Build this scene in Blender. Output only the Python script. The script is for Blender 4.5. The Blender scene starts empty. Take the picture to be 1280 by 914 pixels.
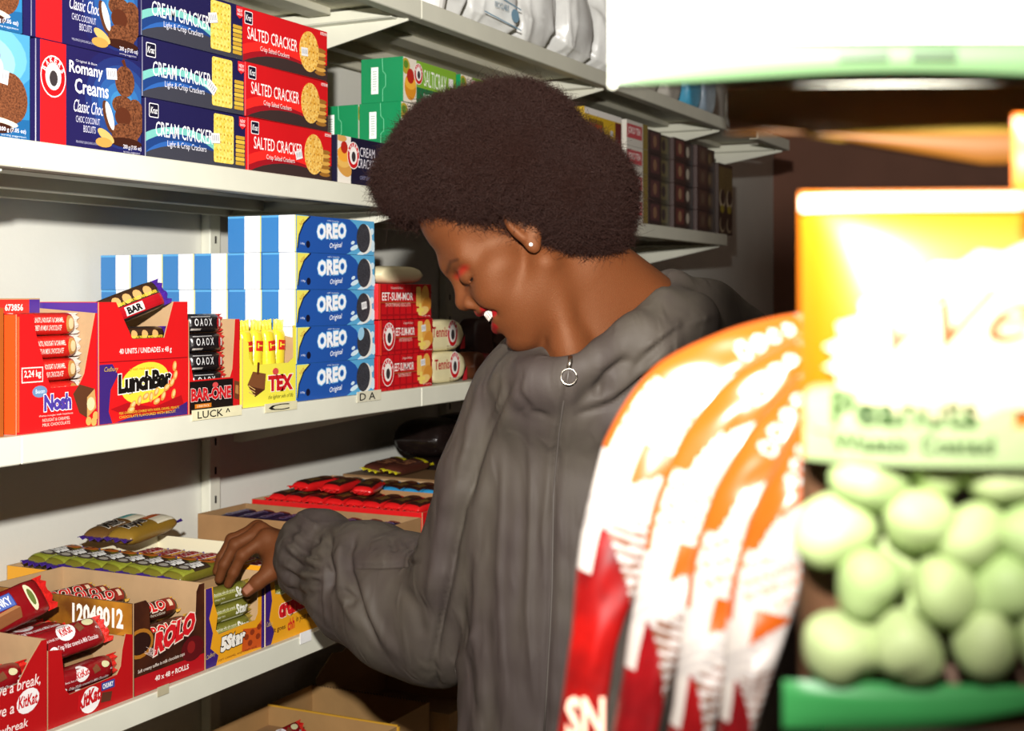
import bpy, bmesh, math, random
import numpy as np
from mathutils import Vector, Matrix, Euler
random.seed(7)
sc = bpy.context.scene
COL = sc.collection
R = math.radians

# ------------------------------------------------------------------ camera, world, flash, exposure
FPX = 1700.0                       # focal length in pixels of the 1280 wide frame
VPX, HY = 1476.0, 370.0            # vanishing point of the shelves, horizon row
CAMH = 1.45
PHI = math.atan((VPX - 640) / FPX)
CP, SP = math.cos(PHI), math.sin(PHI)
cam_d = bpy.data.cameras.new('camera')
cam = bpy.data.objects.new('camera', cam_d)
COL.objects.link(cam)
cam.location = (0, 0, CAMH)
cam.rotation_euler = (R(90), 0, PHI - R(90))
cam_d.sensor_fit = 'HORIZONTAL'
cam_d.sensor_width = 36
cam_d.lens = FPX / 1280 * 36
cam_d.shift_y = -(457 - HY) / 1280
cam_d.clip_start = 0.02
cam_d.dof.use_dof = True
cam_d.dof.focus_distance = 1.85
cam_d.dof.aperture_fstop = 8.0
sc.camera = cam

world = bpy.data.worlds.new('world')
sc.world = world
world.use_nodes = True
bg = world.node_tree.nodes['Background']
bg.inputs[0].default_value = (1.0, 0.70, 0.62, 1)
bg.inputs[1].default_value = 0.055

def cam2w(r, f, up):
    """camera-aligned metres (right, forward, up from lens) to world"""
    return Vector((r * SP + f * CP, -r * CP + f * SP, CAMH + up))

flash_d = bpy.data.lights.new('camera_flash', 'SPOT')
flash = bpy.data.objects.new('camera_flash', flash_d)
COL.objects.link(flash)
flash.location = cam2w(-0.05, -0.03, 0.24)
_aim = cam2w(-0.05, 0.985, 0.16) - cam2w(0, 0, 0)
flash.rotation_euler = _aim.to_track_quat('-Z', 'Y').to_euler()
flash_d.energy = 375
flash_d.color = (1.0, 0.955, 0.90)
flash_d.shadow_soft_size = 0.02
flash_d.spot_size = R(109)
flash_d.spot_blend = 1.0

sc.view_settings.view_transform = 'Standard'
sc.view_settings.look = 'None'
sc.view_settings.gamma = 1
sc.view_settings.use_curve_mapping = False
sc.view_settings.exposure = 0.0

# ------------------------------------------------------------------ pixel helpers (photo pixel + one known plane -> place in the shop)
def P(x, y, Y):
    Z = Y * FPX / (CP * (VPX - x))
    return Vector(((Z - Y * SP) / CP, Y, CAMH + (HY - y) * Z / FPX))
def PXp(x, y, X):
    t = (x - 640) / FPX
    Y = X * (SP - t * CP) / (CP + t * SP)
    Z = X * CP + Y * SP
    return Vector((X, Y, CAMH + (HY - y) * Z / FPX))
def PD(x, y, Z):
    return cam2w((x - 640) / FPX * Z, Z, (HY - y) * Z / FPX)

# ------------------------------------------------------------------ materials
def lin(c):
    c = c.lstrip('#')
    out = []
    for i in (0, 2, 4):
        v = int(c[i:i + 2], 16) / 255
        out.append(v / 12.92 if v <= 0.04045 else ((v + 0.055) / 1.055) ** 2.4)
    return (*out, 1.0)
_mats = {}
def mat(hexc, rough=0.45, metal=0.0, noise=0.0, nscale=40.0, bump=0.0, bscale=200.0, spec=0.5, coat=0.0, sheen=0.0, c2=None, stretch=None):
    key = (hexc, rough, metal, noise, nscale, bump, bscale, spec, coat, sheen, c2, stretch)
    if key in _mats:
        return _mats[key]
    m = bpy.data.materials.new('paint_' + hexc.lstrip('#'))
    m.use_nodes = True
    nt = m.node_tree
    b = nt.nodes['Principled BSDF']
    b.inputs['Base Color'].default_value = lin(hexc)
    b.inputs['Roughness'].default_value = rough
    b.inputs['Metallic'].default_value = metal
    b.inputs['Specular IOR Level'].default_value = spec
    b.inputs['Coat Weight'].default_value = coat
    b.inputs['Coat Roughness'].default_value = 0.15
    b.inputs['Sheen Weight'].default_value = sheen
    tc = None
    if noise or bump or c2:
        tc = nt.nodes.new('ShaderNodeTexCoord')
        src = tc.outputs['Object']
        if stretch:
            mp = nt.nodes.new('ShaderNodeMapping')
            mp.inputs['Scale'].default_value = stretch
            nt.links.new(src, mp.inputs[0]); src = mp.outputs[0]
    if noise or c2:
        n = nt.nodes.new('ShaderNodeTexNoise')
        n.inputs['Scale'].default_value = nscale
        n.inputs['Detail'].default_value = 5
        nt.links.new(src, n.inputs['Vector'])
        r = nt.nodes.new('ShaderNodeValToRGB')
        c = lin(hexc)
        r.color_ramp.elements[0].position = 0.35
        r.color_ramp.elements[1].position = 0.65
        if c2:
            r.color_ramp.elements[0].color = c
            r.color_ramp.elements[1].color = lin(c2)
        else:
            r.color_ramp.elements[0].color = tuple(v * (1 - noise) for v in c[:3]) + (1,)
            r.color_ramp.elements[1].color = tuple(min(1, v * (1 + noise * 0.5)) for v in c[:3]) + (1,)
        nt.links.new(n.outputs['Fac'], r.inputs[0])
        nt.links.new(r.outputs[0], b.inputs['Base Color'])
    if bump:
        n2 = nt.nodes.new('ShaderNodeTexNoise')
        n2.inputs['Scale'].default_value = bscale
        n2.inputs['Detail'].default_value = 4
        nt.links.new(src, n2.inputs['Vector'])
        bp = nt.nodes.new('ShaderNodeBump')
        bp.inputs['Strength'].default_value = bump
        bp.inputs['Distance'].default_value = 0.002
        nt.links.new(n2.outputs['Fac'], bp.inputs['Height'])
        nt.links.new(bp.outputs[0], b.inputs['Normal'])
    _mats[key] = m
    return m
def clear_film(name='clear_film', tint=(1, 1, 1, 1), gloss=0.08):
    m = bpy.data.materials.new(name)
    m.use_nodes = True
    nt = m.node_tree
    nt.nodes.remove(nt.nodes['Principled BSDF'])
    out = nt.nodes['Material Output']
    t = nt.nodes.new('ShaderNodeBsdfTransparent'); t.inputs[0].default_value = tint
    g = nt.nodes.new('ShaderNodeBsdfGlossy'); g.inputs['Roughness'].default_value = 0.15
    mx = nt.nodes.new('ShaderNodeMixShader'); mx.inputs[0].default_value = gloss
    nt.links.new(t.outputs[0], mx.inputs[1]); nt.links.new(g.outputs[0], mx.inputs[2])
    nt.links.new(mx.outputs[0], out.inputs[0])
    return m

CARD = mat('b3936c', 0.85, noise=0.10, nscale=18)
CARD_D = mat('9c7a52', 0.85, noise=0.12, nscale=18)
SHELF = mat('dcdccb', 0.5, noise=0.05, nscale=9)
SHELF_D = mat('c9c6b2', 0.55, noise=0.10, nscale=7)

# ------------------------------------------------------------------ object helpers
def link(name, me, parent=None):
    o = bpy.data.objects.new(name, me)
    COL.objects.link(o)
    if parent is not None:
        o.parent = parent
    return o
def tag(o, label=None, cat=None, group=None, kind=None):
    if label: o['label'] = label
    if cat: o['category'] = cat
    if group: o['group'] = group
    if kind: o['kind'] = kind
    return o
def empty(name, loc, rz=0.0, rot=None):
    o = link(name, None)
    o.location = loc
    o.rotation_euler = rot if rot is not None else (0, 0, rz)
    o.empty_display_size = 0.05
    return o
def mesh(name, verts, faces, mats, midx=None, smooth=False):
    me = bpy.data.meshes.new(name)
    me.from_pydata([tuple(v) for v in verts], [], [tuple(f) for f in faces])
    for m in (mats if isinstance(mats, (list, tuple)) else [mats]):
        me.materials.append(m)
    if midx is not None:
        me.polygons.foreach_set('material_index', midx)
    if smooth:
        me.polygons.foreach_set('use_smooth', [True] * len(me.polygons))
    me.update()
    return me
def copy_tree(o, parent=None):
    c = o.copy()
    COL.objects.link(c)
    c.parent = parent
    for ch in o.children:
        copy_tree(ch, c)
    return c
_boxes = {}
def box_mesh(sx, sy, sz, m, bev=0.0008, origin='base', mats=None, midx=None):
    """box, base centred on the origin; optional per side materials (-x,+x,-y,+y,-z,+z)"""
    key = (round(sx, 5), round(sy, 5), round(sz, 5), m.name, bev, origin, tuple(x.name for x in mats) if mats else None, tuple(midx) if midx else None)
    if key in _boxes:
        return _boxes[key]
    bm = bmesh.new()
    bmesh.ops.create_cube(bm, size=1)
    for v in bm.verts:
        v.co = Vector((v.co.x * sx, v.co.y * sy, v.co.z * sz + (sz / 2 if origin == 'base' else 0)))
    if mats:
        for f in bm.faces:
            n = f.normal
            f.material_index = midx[0 if n.x < -.5 else 1 if n.x > .5 else 2 if n.y < -.5 else 3 if n.y > .5 else 4 if n.z < -.5 else 5]
    if bev:
        bmesh.ops.bevel(bm, geom=list(bm.edges), offset=bev, segments=1, affect='EDGES')
    me = bpy.data.meshes.new('box')
    bm.to_mesh(me); bm.free()
    for x in (mats or [m]):
        me.materials.append(x)
    _boxes[key] = me
    return me
def prism(pts, t, m_front, m_rest=None):
    """polygon pts (u,v) in the XZ plane, front face at y=0 looking to -Y, thickness t to +Y"""
    n = len(pts)
    v = [(a, 0, b) for a, b in pts] + [(a, t, b) for a, b in pts]
    f = [tuple(range(n)), tuple(range(2 * n - 1, n - 1, -1))]
    for i in range(n):
        j = (i + 1) % n
        f.append((i, i + n, j + n, j))
    m_rest = m_rest or m_front
    return mesh('panel', v, f, [m_front, m_rest], [0] + [1] * (n + 1))
def rounded(pts, r, seg=4):
    """round the corners of a polygon"""
    out = []
    n = len(pts)
    for i in range(n):
        p0, p1, p2 = Vector(pts[i - 1]), Vector(pts[i]), Vector(pts[(i + 1) % n])
        a = (p0 - p1); b = (p2 - p1)
        rr = min(r, a.length * .45, b.length * .45)
        a = p1 + a.normalized() * rr; b = p1 + b.normalized() * rr
        for k in range(seg + 1):
            t = k / seg
            q = a * (1 - t) ** 2 + p1 * 2 * t * (1 - t) + b * t * t
            out.append((q.x, q.y))
    return out

# ------------------------------------------------------------------ flat print: polygons and lettering laid on a face
_txt = {}
def text_mesh(s, bold=0.0, shear=0.0, spacing=1.0):
    key = (s, bold, shear, spacing)
    if key in _txt:
        return _txt[key]
    cu = bpy.data.curves.new('t', 'FONT')
    cu.body = s
    cu.resolution_u = 2
    cu.offset = bold
    cu.shear = shear
    cu.space_character = spacing
    ob = bpy.data.objects.new('t', cu)
    COL.objects.link(ob)
    dg = bpy.context.evaluated_depsgraph_get()
    me = bpy.data.meshes.new_from_object(ob.evaluated_get(dg))
    vs = np.array([v.co[:2] for v in me.vertices]) if len(me.vertices) else np.zeros((0, 2))
    fs = [tuple(p.vertices) for p in me.polygons]
    bpy.data.objects.remove(ob); bpy.data.curves.remove(cu); bpy.data.meshes.remove(me)
    _txt[key] = (vs, fs)
    return vs, fs
def clip_rect(pts, x0, y0, x1, y1):
    def cut(ps, inside, inter):
        out = []
        for i in range(len(ps)):
            a, b = ps[i - 1], ps[i]
            ia, ib = inside(a), inside(b)
            if ib:
                if not ia: out.append(inter(a, b))
                out.append(b)
            elif ia:
                out.append(inter(a, b))
        return out
    def ix(x): return lambda a, b: (x, a[1] + (b[1] - a[1]) * (x - a[0]) / (b[0] - a[0]))
    def iy(y): return lambda a, b: (a[0] + (b[0] - a[0]) * (y - a[1]) / (b[1] - a[1]), y)
    for ins, it in ((lambda p: p[0] >= x0, ix(x0)), (lambda p: p[0] <= x1, ix(x1)), (lambda p: p[1] >= y0, iy(y0)), (lambda p: p[1] <= y1, iy(y1))):
        if not pts: return []
        pts = cut(pts, ins, it)
    return pts
class Print:
    """2-D artwork in unit coordinates (0..1, 0..1) of a face w x h metres"""
    def __init__(s, w, h, clip=True, rough=0.4, sub=None):
        s.w, s.h, s.clip, s.rough, s.sub = w, h, clip, rough, sub
        s.v, s.f, s.mi, s.mats, s.lay = [], [], [], [], 0
    def m(s, c):
        c = c if not isinstance(c, str) else mat(c, s.rough)
        if c not in s.mats: s.mats.append(c)
        return s.mats.index(c)
    def _add(s, vs, fs, c):
        s.lay += 1
        if s.sub:      # cut into cells so that the print can follow a curved wrapper
            nu, nv = s.sub
            nvs, nfs = [], []
            for f in fs:
                pl = [tuple(vs[i]) for i in f]
                us, ws = [q[0] for q in pl], [q[1] for q in pl]
                for i in range(max(0, int(min(us) * nu)), min(nu, int(max(us) * nu) + 1)):
                    for j in range(max(0, int(min(ws) * nv)), min(nv, int(max(ws) * nv) + 1)):
                        q = clip_rect(pl, i / nu, j / nv, (i + 1) / nu, (j + 1) / nv)
                        if len(q) >= 3:
                            nfs.append(tuple(range(len(nvs), len(nvs) + len(q)))); nvs += q
            vs, fs = nvs, nfs
        b = len(s.v)
        s.v += [(x, y, s.lay) for x, y in vs]
        s.f += [tuple(i + b for i in f) for f in fs]
        s.mi += [s.m(c)] * len(fs)
        return s
    def poly(s, pts, c):
        if s.clip: pts = clip_rect(list(pts), 0.004, 0.004, 0.996, 0.996)
        if len(pts) >= 3: s._add(pts, [tuple(range(len(pts)))], c)
        return s
    def rect(s, x0, y0, x1, y1, c):
        return s.poly([(x0, y0), (x1, y0), (x1, y1), (x0, y1)], c)
    def rrect(s, x0, y0, x1, y1, r, c):
        k = s.h / s.w
        pts = rounded([(x0 / k, y0), (x1 / k, y0), (x1 / k, y1), (x0 / k, y1)], r)
        return s.poly([(a * k, b) for a, b in pts], c)
    def ell(s, x, y, rx, ry, c, n=20, rot=0.0, a0=0, a1=360):
        k = s.h / s.w     # rx in units of the height so circles stay round
        ca, sa = math.cos(R(rot)), math.sin(R(rot))
        full = a1 - a0 >= 360
        pts = []
        for i in range(n if full else n + 1):
            a = R(a0 + (a1 - a0) * i / n)
            px, py = rx * math.cos(a), ry * math.sin(a)
            pts.append((x + (px * ca - py * sa) * k, y + px * sa + py * ca))
        return s.poly(pts, c)
    def band(s, pts, wd, c):
        """stroke of width wd (height units) along pts"""
        k = s.h / s.w
        q = [Vector((a / k, b)) for a, b in pts]
        lft, rgt = [], []
        for i, p in enumerate(q):
            d = (q[min(i + 1, len(q) - 1)] - q[max(i - 1, 0)]).normalized()
            n = Vector((-d.y, d.x)) * ((wd[i] if isinstance(wd, (list, tuple)) else wd) / 2)
            lft.append(p + n); rgt.append(p - n)
        for i in range(len(q) - 1):
            s.poly([(v.x * k, v.y) for v in (lft[i], lft[i + 1], rgt[i + 1], rgt[i])], c)
        return s
    def arc(s, x, y, r, a0, a1, wd, c, n=14, sx=1.0):
        k = s.h / s.w
        return s.band([(x + r * sx * math.cos(R(a0 + (a1 - a0) * i / n)) * k, y + r * math.sin(R(a0 + (a1 - a0) * i / n))) for i in range(n + 1)], wd, c)
    def text(s, t, x0, y0, x1, y1, c, bold=0.0, shear=0.0, rot=0.0, outline=None, ow=0.05, spacing=1.0, slope=0.0):
        """lettering stretched to the box x0..x1, y0..y1; slope raises the right end"""
        ref = text_mesh(t, bold, shear, spacing)[0]
        if not len(ref): return s
        lo, hi = ref.min(0), ref.max(0)
        jobs = ([(bold + ow, outline)] if outline else []) + [(bold, c)]
        for bo, cc in jobs:
            vs, fs = text_mesh(t, bo, shear, spacing)
            u = (vs - lo) / (hi - lo)
            xx = x0 + u[:, 0] * (x1 - x0)
            yy = y0 + u[:, 1] * (y1 - y0) + slope * u[:, 0]
            if rot:
                k = s.h / s.w
                cx, cy = (x0 + x1) / 2, (y0 + y1) / 2
                dx, dy = (xx - cx) / k, yy - cy
                xx = cx + (dx * math.cos(R(rot)) - dy * math.sin(R(rot))) * k
                yy = cy + dx * math.sin(R(rot)) + dy * math.cos(R(rot))
            s._add(list(zip(xx.tolist(), yy.tolist())), fs, cc)
        return s
    def build(s, fn, name='print'):
        """fn(u, v, lift) -> 3-D point"""
        vs = [fn(u, v, 0.00025 + 0.00006 * l) for u, v, l in s.v]
        return mesh(name, vs, s.f, s.mats, s.mi)
def front_of(w, h, y):   # face looking to -Y
    return lambda u, v, l: ((u - .5) * w, y - l, v * h)
def left_of(d, h, x):    # face looking to -X ; u runs to -Y
    return lambda u, v, l: (x - l, (.5 - u) * d, v * h)
def right_of(d, h, x):
    return lambda u, v, l: (x + l, (u - .5) * d, v * h)
def top_of(w, d, z):
    return lambda u, v, l: ((u - .5) * w, (v - .5) * d, z + l)

# biscuit materials for printed pictures
CHOC = mat('4a2616', 0.5, c2='8a5232', nscale=420)
CRACK = mat('e3c23e', 0.5, c2='f4df7c', nscale=260)
CRACK2 = mat('d89a2c', 0.5, c2='f3cf74', nscale=260)
OREOK = mat('14141a', 0.5, c2='4b4b52', nscale=600)
# ------------------------------------------------------------------ the room
D = 1.233                 # front edge of the shelves
WALL = 1.675              # back panel
Z0, Z1, Z2, Z3, Z4 = CAMH + .536, CAMH + .186, CAMH - .166, CAMH - .532, CAMH - 1.15   # shelf tops, highest first
LIP = 0.034
JX = [0.26, 1.19, 2.137, 3.063, 3.985]     # bay joints

def plane_box(name, lo, hi, m, kind='structure'):
    lo, hi = Vector(lo), Vector(hi)
    me = box_mesh(*(hi - lo), m, 0)
    o = link(name, me)
    o.location = ((lo.x + hi.x) / 2, (lo.y + hi.y) / 2, lo.z)
    o['kind'] = kind
    return o
FLOORM = mat('8d7f72', 0.6, noise=0.2, nscale=3)
WALLM = mat('dcdcd2', 0.62, noise=0.035, nscale=4, bump=0.15, bscale=90)
ENDM = mat('7d5340', 0.7, noise=0.15, nscale=2)
plane_box('floor', (-2.5, -2.5, -0.05), (6.2, 1.9, 0), FLOORM)
plane_box('wall_back', (-1.2, WALL, 0), (6.2, WALL + .08, 2.75), WALLM)
plane_box('wall_end', (6.12, -2.5, 0), (6.2, WALL, 2.75), ENDM)
plane_box('ceiling', (-1.2, -2.5, 2.75), (6.2, 1.9, 2.82), mat('cfc9bd', 0.8))

# uprights with slots, one at each joint of the bays
SLOT = mat('2a2624', 0.8)
def upright(x, lab):
    u = link('shelf_upright', box_mesh(.032, .022, 2.3, SHELF, .002))
    u.location = (x - .060, WALL - .0125, 0)
    tag(u, lab, 'post', 'slotted uprights behind the shelves')
    sm = box_mesh(.0035, .002, .014, SLOT, 0)
    for i in range(26):
        s = link('slot', sm, u)
        s.location = (0.0, -.0117, 0.78 + i * .055)
    return u
for x, lab in zip(JX[1:], ['white slotted post behind the orange and red chocolate cartons', 'white slotted post beside the blue and white biscuit boxes',
                           'white slotted post hidden behind the afro hair', 'white slotted post beside the dark tea boxes']):
    upright(x, lab)

def shelf(x0, x1, z, lab, y0=D, bracket_x=None):
    w = x1 - x0 - .0008
    e = empty('metal_shelf', ((x0 + x1) / 2, (y0 + WALL) / 2, z - LIP))
    tag(e, lab, 'shelf', 'white metal shelves')
    dep = WALL - y0 - .002
    def bx(nm, sx, sy, sz, cx, cy, cz, m, bev=.0015):
        o = link(nm, box_mesh(sx, sy, sz, m, bev), e)
        o.location = (cx, cy, cz)
        return o
    bx('shelf_panel', w, dep - .004, .003, 0, .001, LIP - .003, SHELF_D, 0)
    bx('front_lip', w, .004, LIP, 0, -dep / 2 + .001, 0, SHELF)
    bx('lip_return', w, .022, .003, 0, -dep / 2 + .014, 0, SHELF_D, 0)
    bx('stiffener', w - .06, .05, .014, 0, -.02, LIP - .017, SHELF_D)
    bx('stiffener', w - .06, .03, .022, 0, dep / 2 - .10, LIP - .025, SHELF_D)
    bx('stiffener', w - .06, .012, .03, 0, dep / 2 - .03, LIP - .033, SHELF_D)
    # tapered bracket plate under the joint at the far end
    v = []
    t = .004
    for s in (-t / 2, t / 2):
        v += [(s, -dep / 2 + .02, -.004), (s, dep / 2 - .03, -.004), (s, dep / 2 - .03, -.112), (s, dep / 2 - .05, -.112), (s, -dep / 2 + .02, -.034)]
    f = [(0, 1, 2, 3, 4), (9, 8, 7, 6, 5)] + [(i, i + 5, (i + 1) % 5 + 5, (i + 1) % 5) for i in range(5)]
    b = link('bracket', mesh('bracket', v, f, SHELF), e)
    b.location = (w / 2 - .012, 0, LIP - .004)
    bx('bracket_flange', .03, dep - .06, .003, w / 2 - .022, .01, LIP - .034, SHELF)
    return e
names = {0: ['above the navy biscuit boxes', 'carrying clear bags of white foam cups', 'at the top right under the plastic bags'],
         1: ['holding navy and red cracker boxes', 'holding green cracker boxes behind the woman', 'holding dark tea boxes at the far end'],
         2: ['holding red chocolate cartons and blue biscuit boxes', 'holding red shortbread boxes behind the woman', 'holding jars at the far end'],
         3: ['holding open cartons of chocolate bars', 'holding black wrapped packs behind the woman', 'lowest in view at the far end'],
         4: ['below the chocolate bars with brown cartons', 'near the floor behind the woman', 'near the floor at the far end']}
for k, z in enumerate((Z0, Z1, Z2, Z3, Z4)):
    for j in range(3):
        shelf(JX[j + 1], JX[j + 2], z, 'white metal shelf ' + names[k][j])
for k, z in ((1, Z1), (2, Z2), (3, Z3)):
    shelf(JX[0], JX[1], z, ['', 'white metal shelf end at the frame edge under sky-blue boxes', 'white metal shelf end under the orange-brown carton', 'white metal shelf end under the nearest red carton'][k])
shelf(3.99, 4.36, Z0 - .03, 'short deeper metal shelf jutting out at the end of the aisle', y0=1.14)

# taped price strips and hand-written marks on the lips
def strip(x, yc, wpx, hpx, z, hexc, lab, mark=None):
    a, b = P(x - wpx / 2, yc, D - .003), P(x + wpx / 2, yc, D - .003)
    w = b.x - a.x
    h = hpx / (VPX - x) * D / CP
    o = link('price_strip', box_mesh(w, .0008, h, mat(hexc, .6, noise=.06, nscale=60), 0))
    o.location = ((a.x + b.x) / 2, D - .0016, a.z - h / 2)
    tag(o, lab, 'label', 'paper strips on the shelf lips')
    if mark:
        p = Print(w, h, clip=False)
        p.text(mark, .1, .15, .75, .85, '1c1a18', bold=.01)
        link('handwriting', p.build(front_of(w, h, -.0005)), o)
    return o
strip(272, 520, 62, 13, Z2, 'e2dcb6', 'yellowed strip with black handwriting below the black chocolate carton', 'LUCK ^')
strip(352, 511, 40, 11, Z2, 'd8d2ae', 'yellowed strip with a curved mark below the yellow wafer carton', 'C')
strip(462, 497, 30, 13, Z2, 'd8d4bc', 'strip with two black letters below the blue biscuit boxes', 'D A')
strip(383, 799, 14, 14, Z3, 'f0f0ee', 'small white paper tag on the lowest shelf lip by the sleeve')
strip(205, 866, 14, 12, Z3, 'b9b092', 'brown glue smear on the lowest shelf lip under the brown carton')
# ------------------------------------------------------------------ closed cartons
def bakers(p, x, y, r):
    p.ell(x, y, r * .9, r * 1.1, 'f3efe9', 22)
    p.ell(x, y, r * .84, r * 1.03, 'c8151b', 22)
    p.ell(x, y, r * .56, r * .72, 'f3efe9', 20)
    k = p.h / p.w
    for i, ch in enumerate('BAKERS'):
        a = R(155 - i * 26)
        cx, cy = x + math.cos(a) * r * .70 * k, y + math.sin(a) * r * .87
        p.text(ch, cx - r * .10 * k, cy - r * .13, cx + r * .10 * k, cy + r * .13, 'ffffff', bold=.01, rot=65 - i * 26)
    p.ell(x, y - r * .1, r * .30, r * .42, '3a3436', 14)      # plain dark oval in place of the picture
def sticker(p, x, y, s=.1, rot=0, c='e9e9ea'):
    k = p.h / p.w
    w, h = s * k, s * .75
    ca, sa = math.cos(R(rot)), math.sin(R(rot))
    def q(a, b): return (x + (a * s * ca - b * h * sa) * k, y + a * s * sa + b * h * ca)
    p.poly([q(-1, -1), q(1, -1), q(1, 1), q(-1, 1)], c)
    for i in range(4):
        a = -.75 + i * .42
        p.poly([q(a, -.5), q(a + .2, -.5), q(a + .2, .6), q(a, .6)], 'a9a9ae')
def logo_box(p, x, y, s):
    k = p.h / p.w
    p.rrect(x, y, x + s * 1.0 * k, y + s, s * .12, 'f0f0f2')
    p.rrect(x + s * .06 * k, y + s * .06, x + s * .94 * k, y + s * .94, s * .10, '17152c')
    p.text('Kraz', x + s * .14 * k, y + s * .28, x + s * .88 * k, y + s * .74, 'f5f5f7', bold=.012, shear=.3)

def art_cream(v):
    p = Print(.219, .0805)
    for i, (r, c) in enumerate(((1.02, '79c3b9'), (.88, '1f3f7c'), (.74, '2f62ae'), (.60, '23457f'))):
        p.ell(.34, -.25, r * 1.5, r * .82, c, 36)
    p.ell(.46, -.42, 1.75, .72, '3c3d48', 36)
    p.poly([(.2, 0), (1, 0), (1, .22), (.62, .26)], '3c3d48')
    logo_box(p, .03, .68, .24)
    p.text('CREAM CRACKER', .09, .38, .645, .63, 'f6f6f8', bold=.004)
    p.text('Light & Crisp Crackers', .2, .2, .58, .335, 'e8e8f2', bold=.0)
    p.rrect(.655, .08, .865, .95, .05, CRACK)
    for i in range(5):
        for j in range(6):
            p.ell(.69 + i * .035, .17 + j * .14, .017, .02, 'b98f2c', 6)
    for i in range(7):
        p.rrect(.875, .08 + i * .078, .972, .145 + i * .078, .02, 'ddbb45' if i % 2 else 'c99f35')
    p.poly([(.91, .8), (.945, .74), (.985, .8), (.985, .97), (.91, .97)], 'd6262c')
    p.text('NEW', .922, .86, .975, .92, 'ffffff')
    p.text('BAKED', .922, .80, .975, .845, 'ffffff')
    x, y, rot = [(.66, .50, 4), (.64, .38, -35), (.665, .62, 12)][v]
    sticker(p, x, y, .12, rot)
    return p
def art_salted(v):
    p = Print(.222, .0805)
    p.ell(.40, -.50, 1.9, .98, 'f02a24', 36)
    p.ell(.44, -.52, 1.85, .84, '9c1420', 36)
    p.ell(.50, -.52, 1.85, .76, '3a2b2a', 36)
    p.poly([(.55, 0), (1, 0), (1, .32), (.72, .28)], '3a2b2a')
    logo_box(p, .03, .70, .24)
    p.text('SALTED CRACKER', .06, .43, .625, .66, 'f7f5f3', bold=.004)
    p.text('Crisp Salted Crackers', .2, .24, .53, .36, 'f1e6e4', bold=.0)
    for i in range(7):
        p.ell(.905, .13 + i * .075, .19, .045, 'd9a64c' if i % 2 else '9c6a2a', 16)
    p.ell(.765, .50, .33, .40, CRACK2, 28)
    for i in range(5):
        for j in range(5):
            if (i - 2) ** 2 + (j - 2) ** 2 < 6:
                p.ell(.765 + (i - 2) * .045, .50 + (j - 2) * .15, .015, .018, '8a5a1c', 6)
    p.rect(.895, .90, .975, .955, 'f4d8d4')
    p.text('BAKED', .90, .905, .97, .95, 'c01a20', bold=.02)
    x, y, rot = [(.57, .44, 14), (0, 0, 0), (.70, .47, 3)][v]
    if x: sticker(p, x, y, .11, rot)
    return p
def art_romany(v):
    p = Print(.188, .127)
    for i in range(6):
        p.ell(.80, .52, .62 - i * .09, .56 - i * .085, ['20205a', '23306f', '274487', '2c5a9d', '3470b0', '3f86bf'][i], 30)
    p.rect(.035, 0, .265, 1, 'd91c22')
    p.rect(0, 0, .035, 1, '221d52')
    bakers(p, .15, .66, .185)
    p.text('Original & Best', .35, .845, .55, .875, 'd8d8e6')
    p.text('Romany', .29, .70, .605, .855, 'ffffff', bold=.015)
    p.text('Creams', .34, .54, .66, .69, 'ffffff', bold=.015)
    p.text('Classic Choc', .33, .355, .61, .48, 'f0f0fa', bold=.0, shear=.35)
    p.text('CHOC COCONUT', .35, .255, .575, .32, 'd6d6ea')
    p.text('BISCUITS', .42, .165, .535, .235, 'd6d6ea')
    p.text('MELKERIGE SJOKOLADE & KOKOS', .35, .045, .57, .075, 'b0b0cc')
    p.band([(.80, .97), (.835, .88), (.83, .55)], [.05, .03, .02], '5a2a18')
    p.ell(.82, .75, .145, .16, CHOC, 22)
    p.ell(.80, .50, .16, .10, CHOC, 20)
    p.ell(.905, .36, .16, .23, CHOC, 22, rot=-15)
    p.ell(.80, .38, .12, .10, '5a2c1a', 18)
    p.ell(.82, .20, .20, .12, CHOC, 20)
    p.ell(.83, .12, .24, .05, '3c1c12', 18)
    p.ell(.65, .36, .06, .17, '5c3320', 16, rot=20)
    p.ell(.668, .37, .045, .15, 'f3ede2', 16, rot=20)
    p.ell(.63, .16, .13, .05, 'd9b46a', 14, rot=-25)
    p.ell(.61, .09, .12, .05, 'c99a4c', 14)
    p.text('200 g (7.05 oz)', .80, .045, .985, .10, 'eceaf4', bold=.01)
    p.text('serving suggestion', .80, .012, .97, .035, 'c8c6da')
    if v == 0: sticker(p, .685, .80, .075, 6)
    return p
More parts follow.
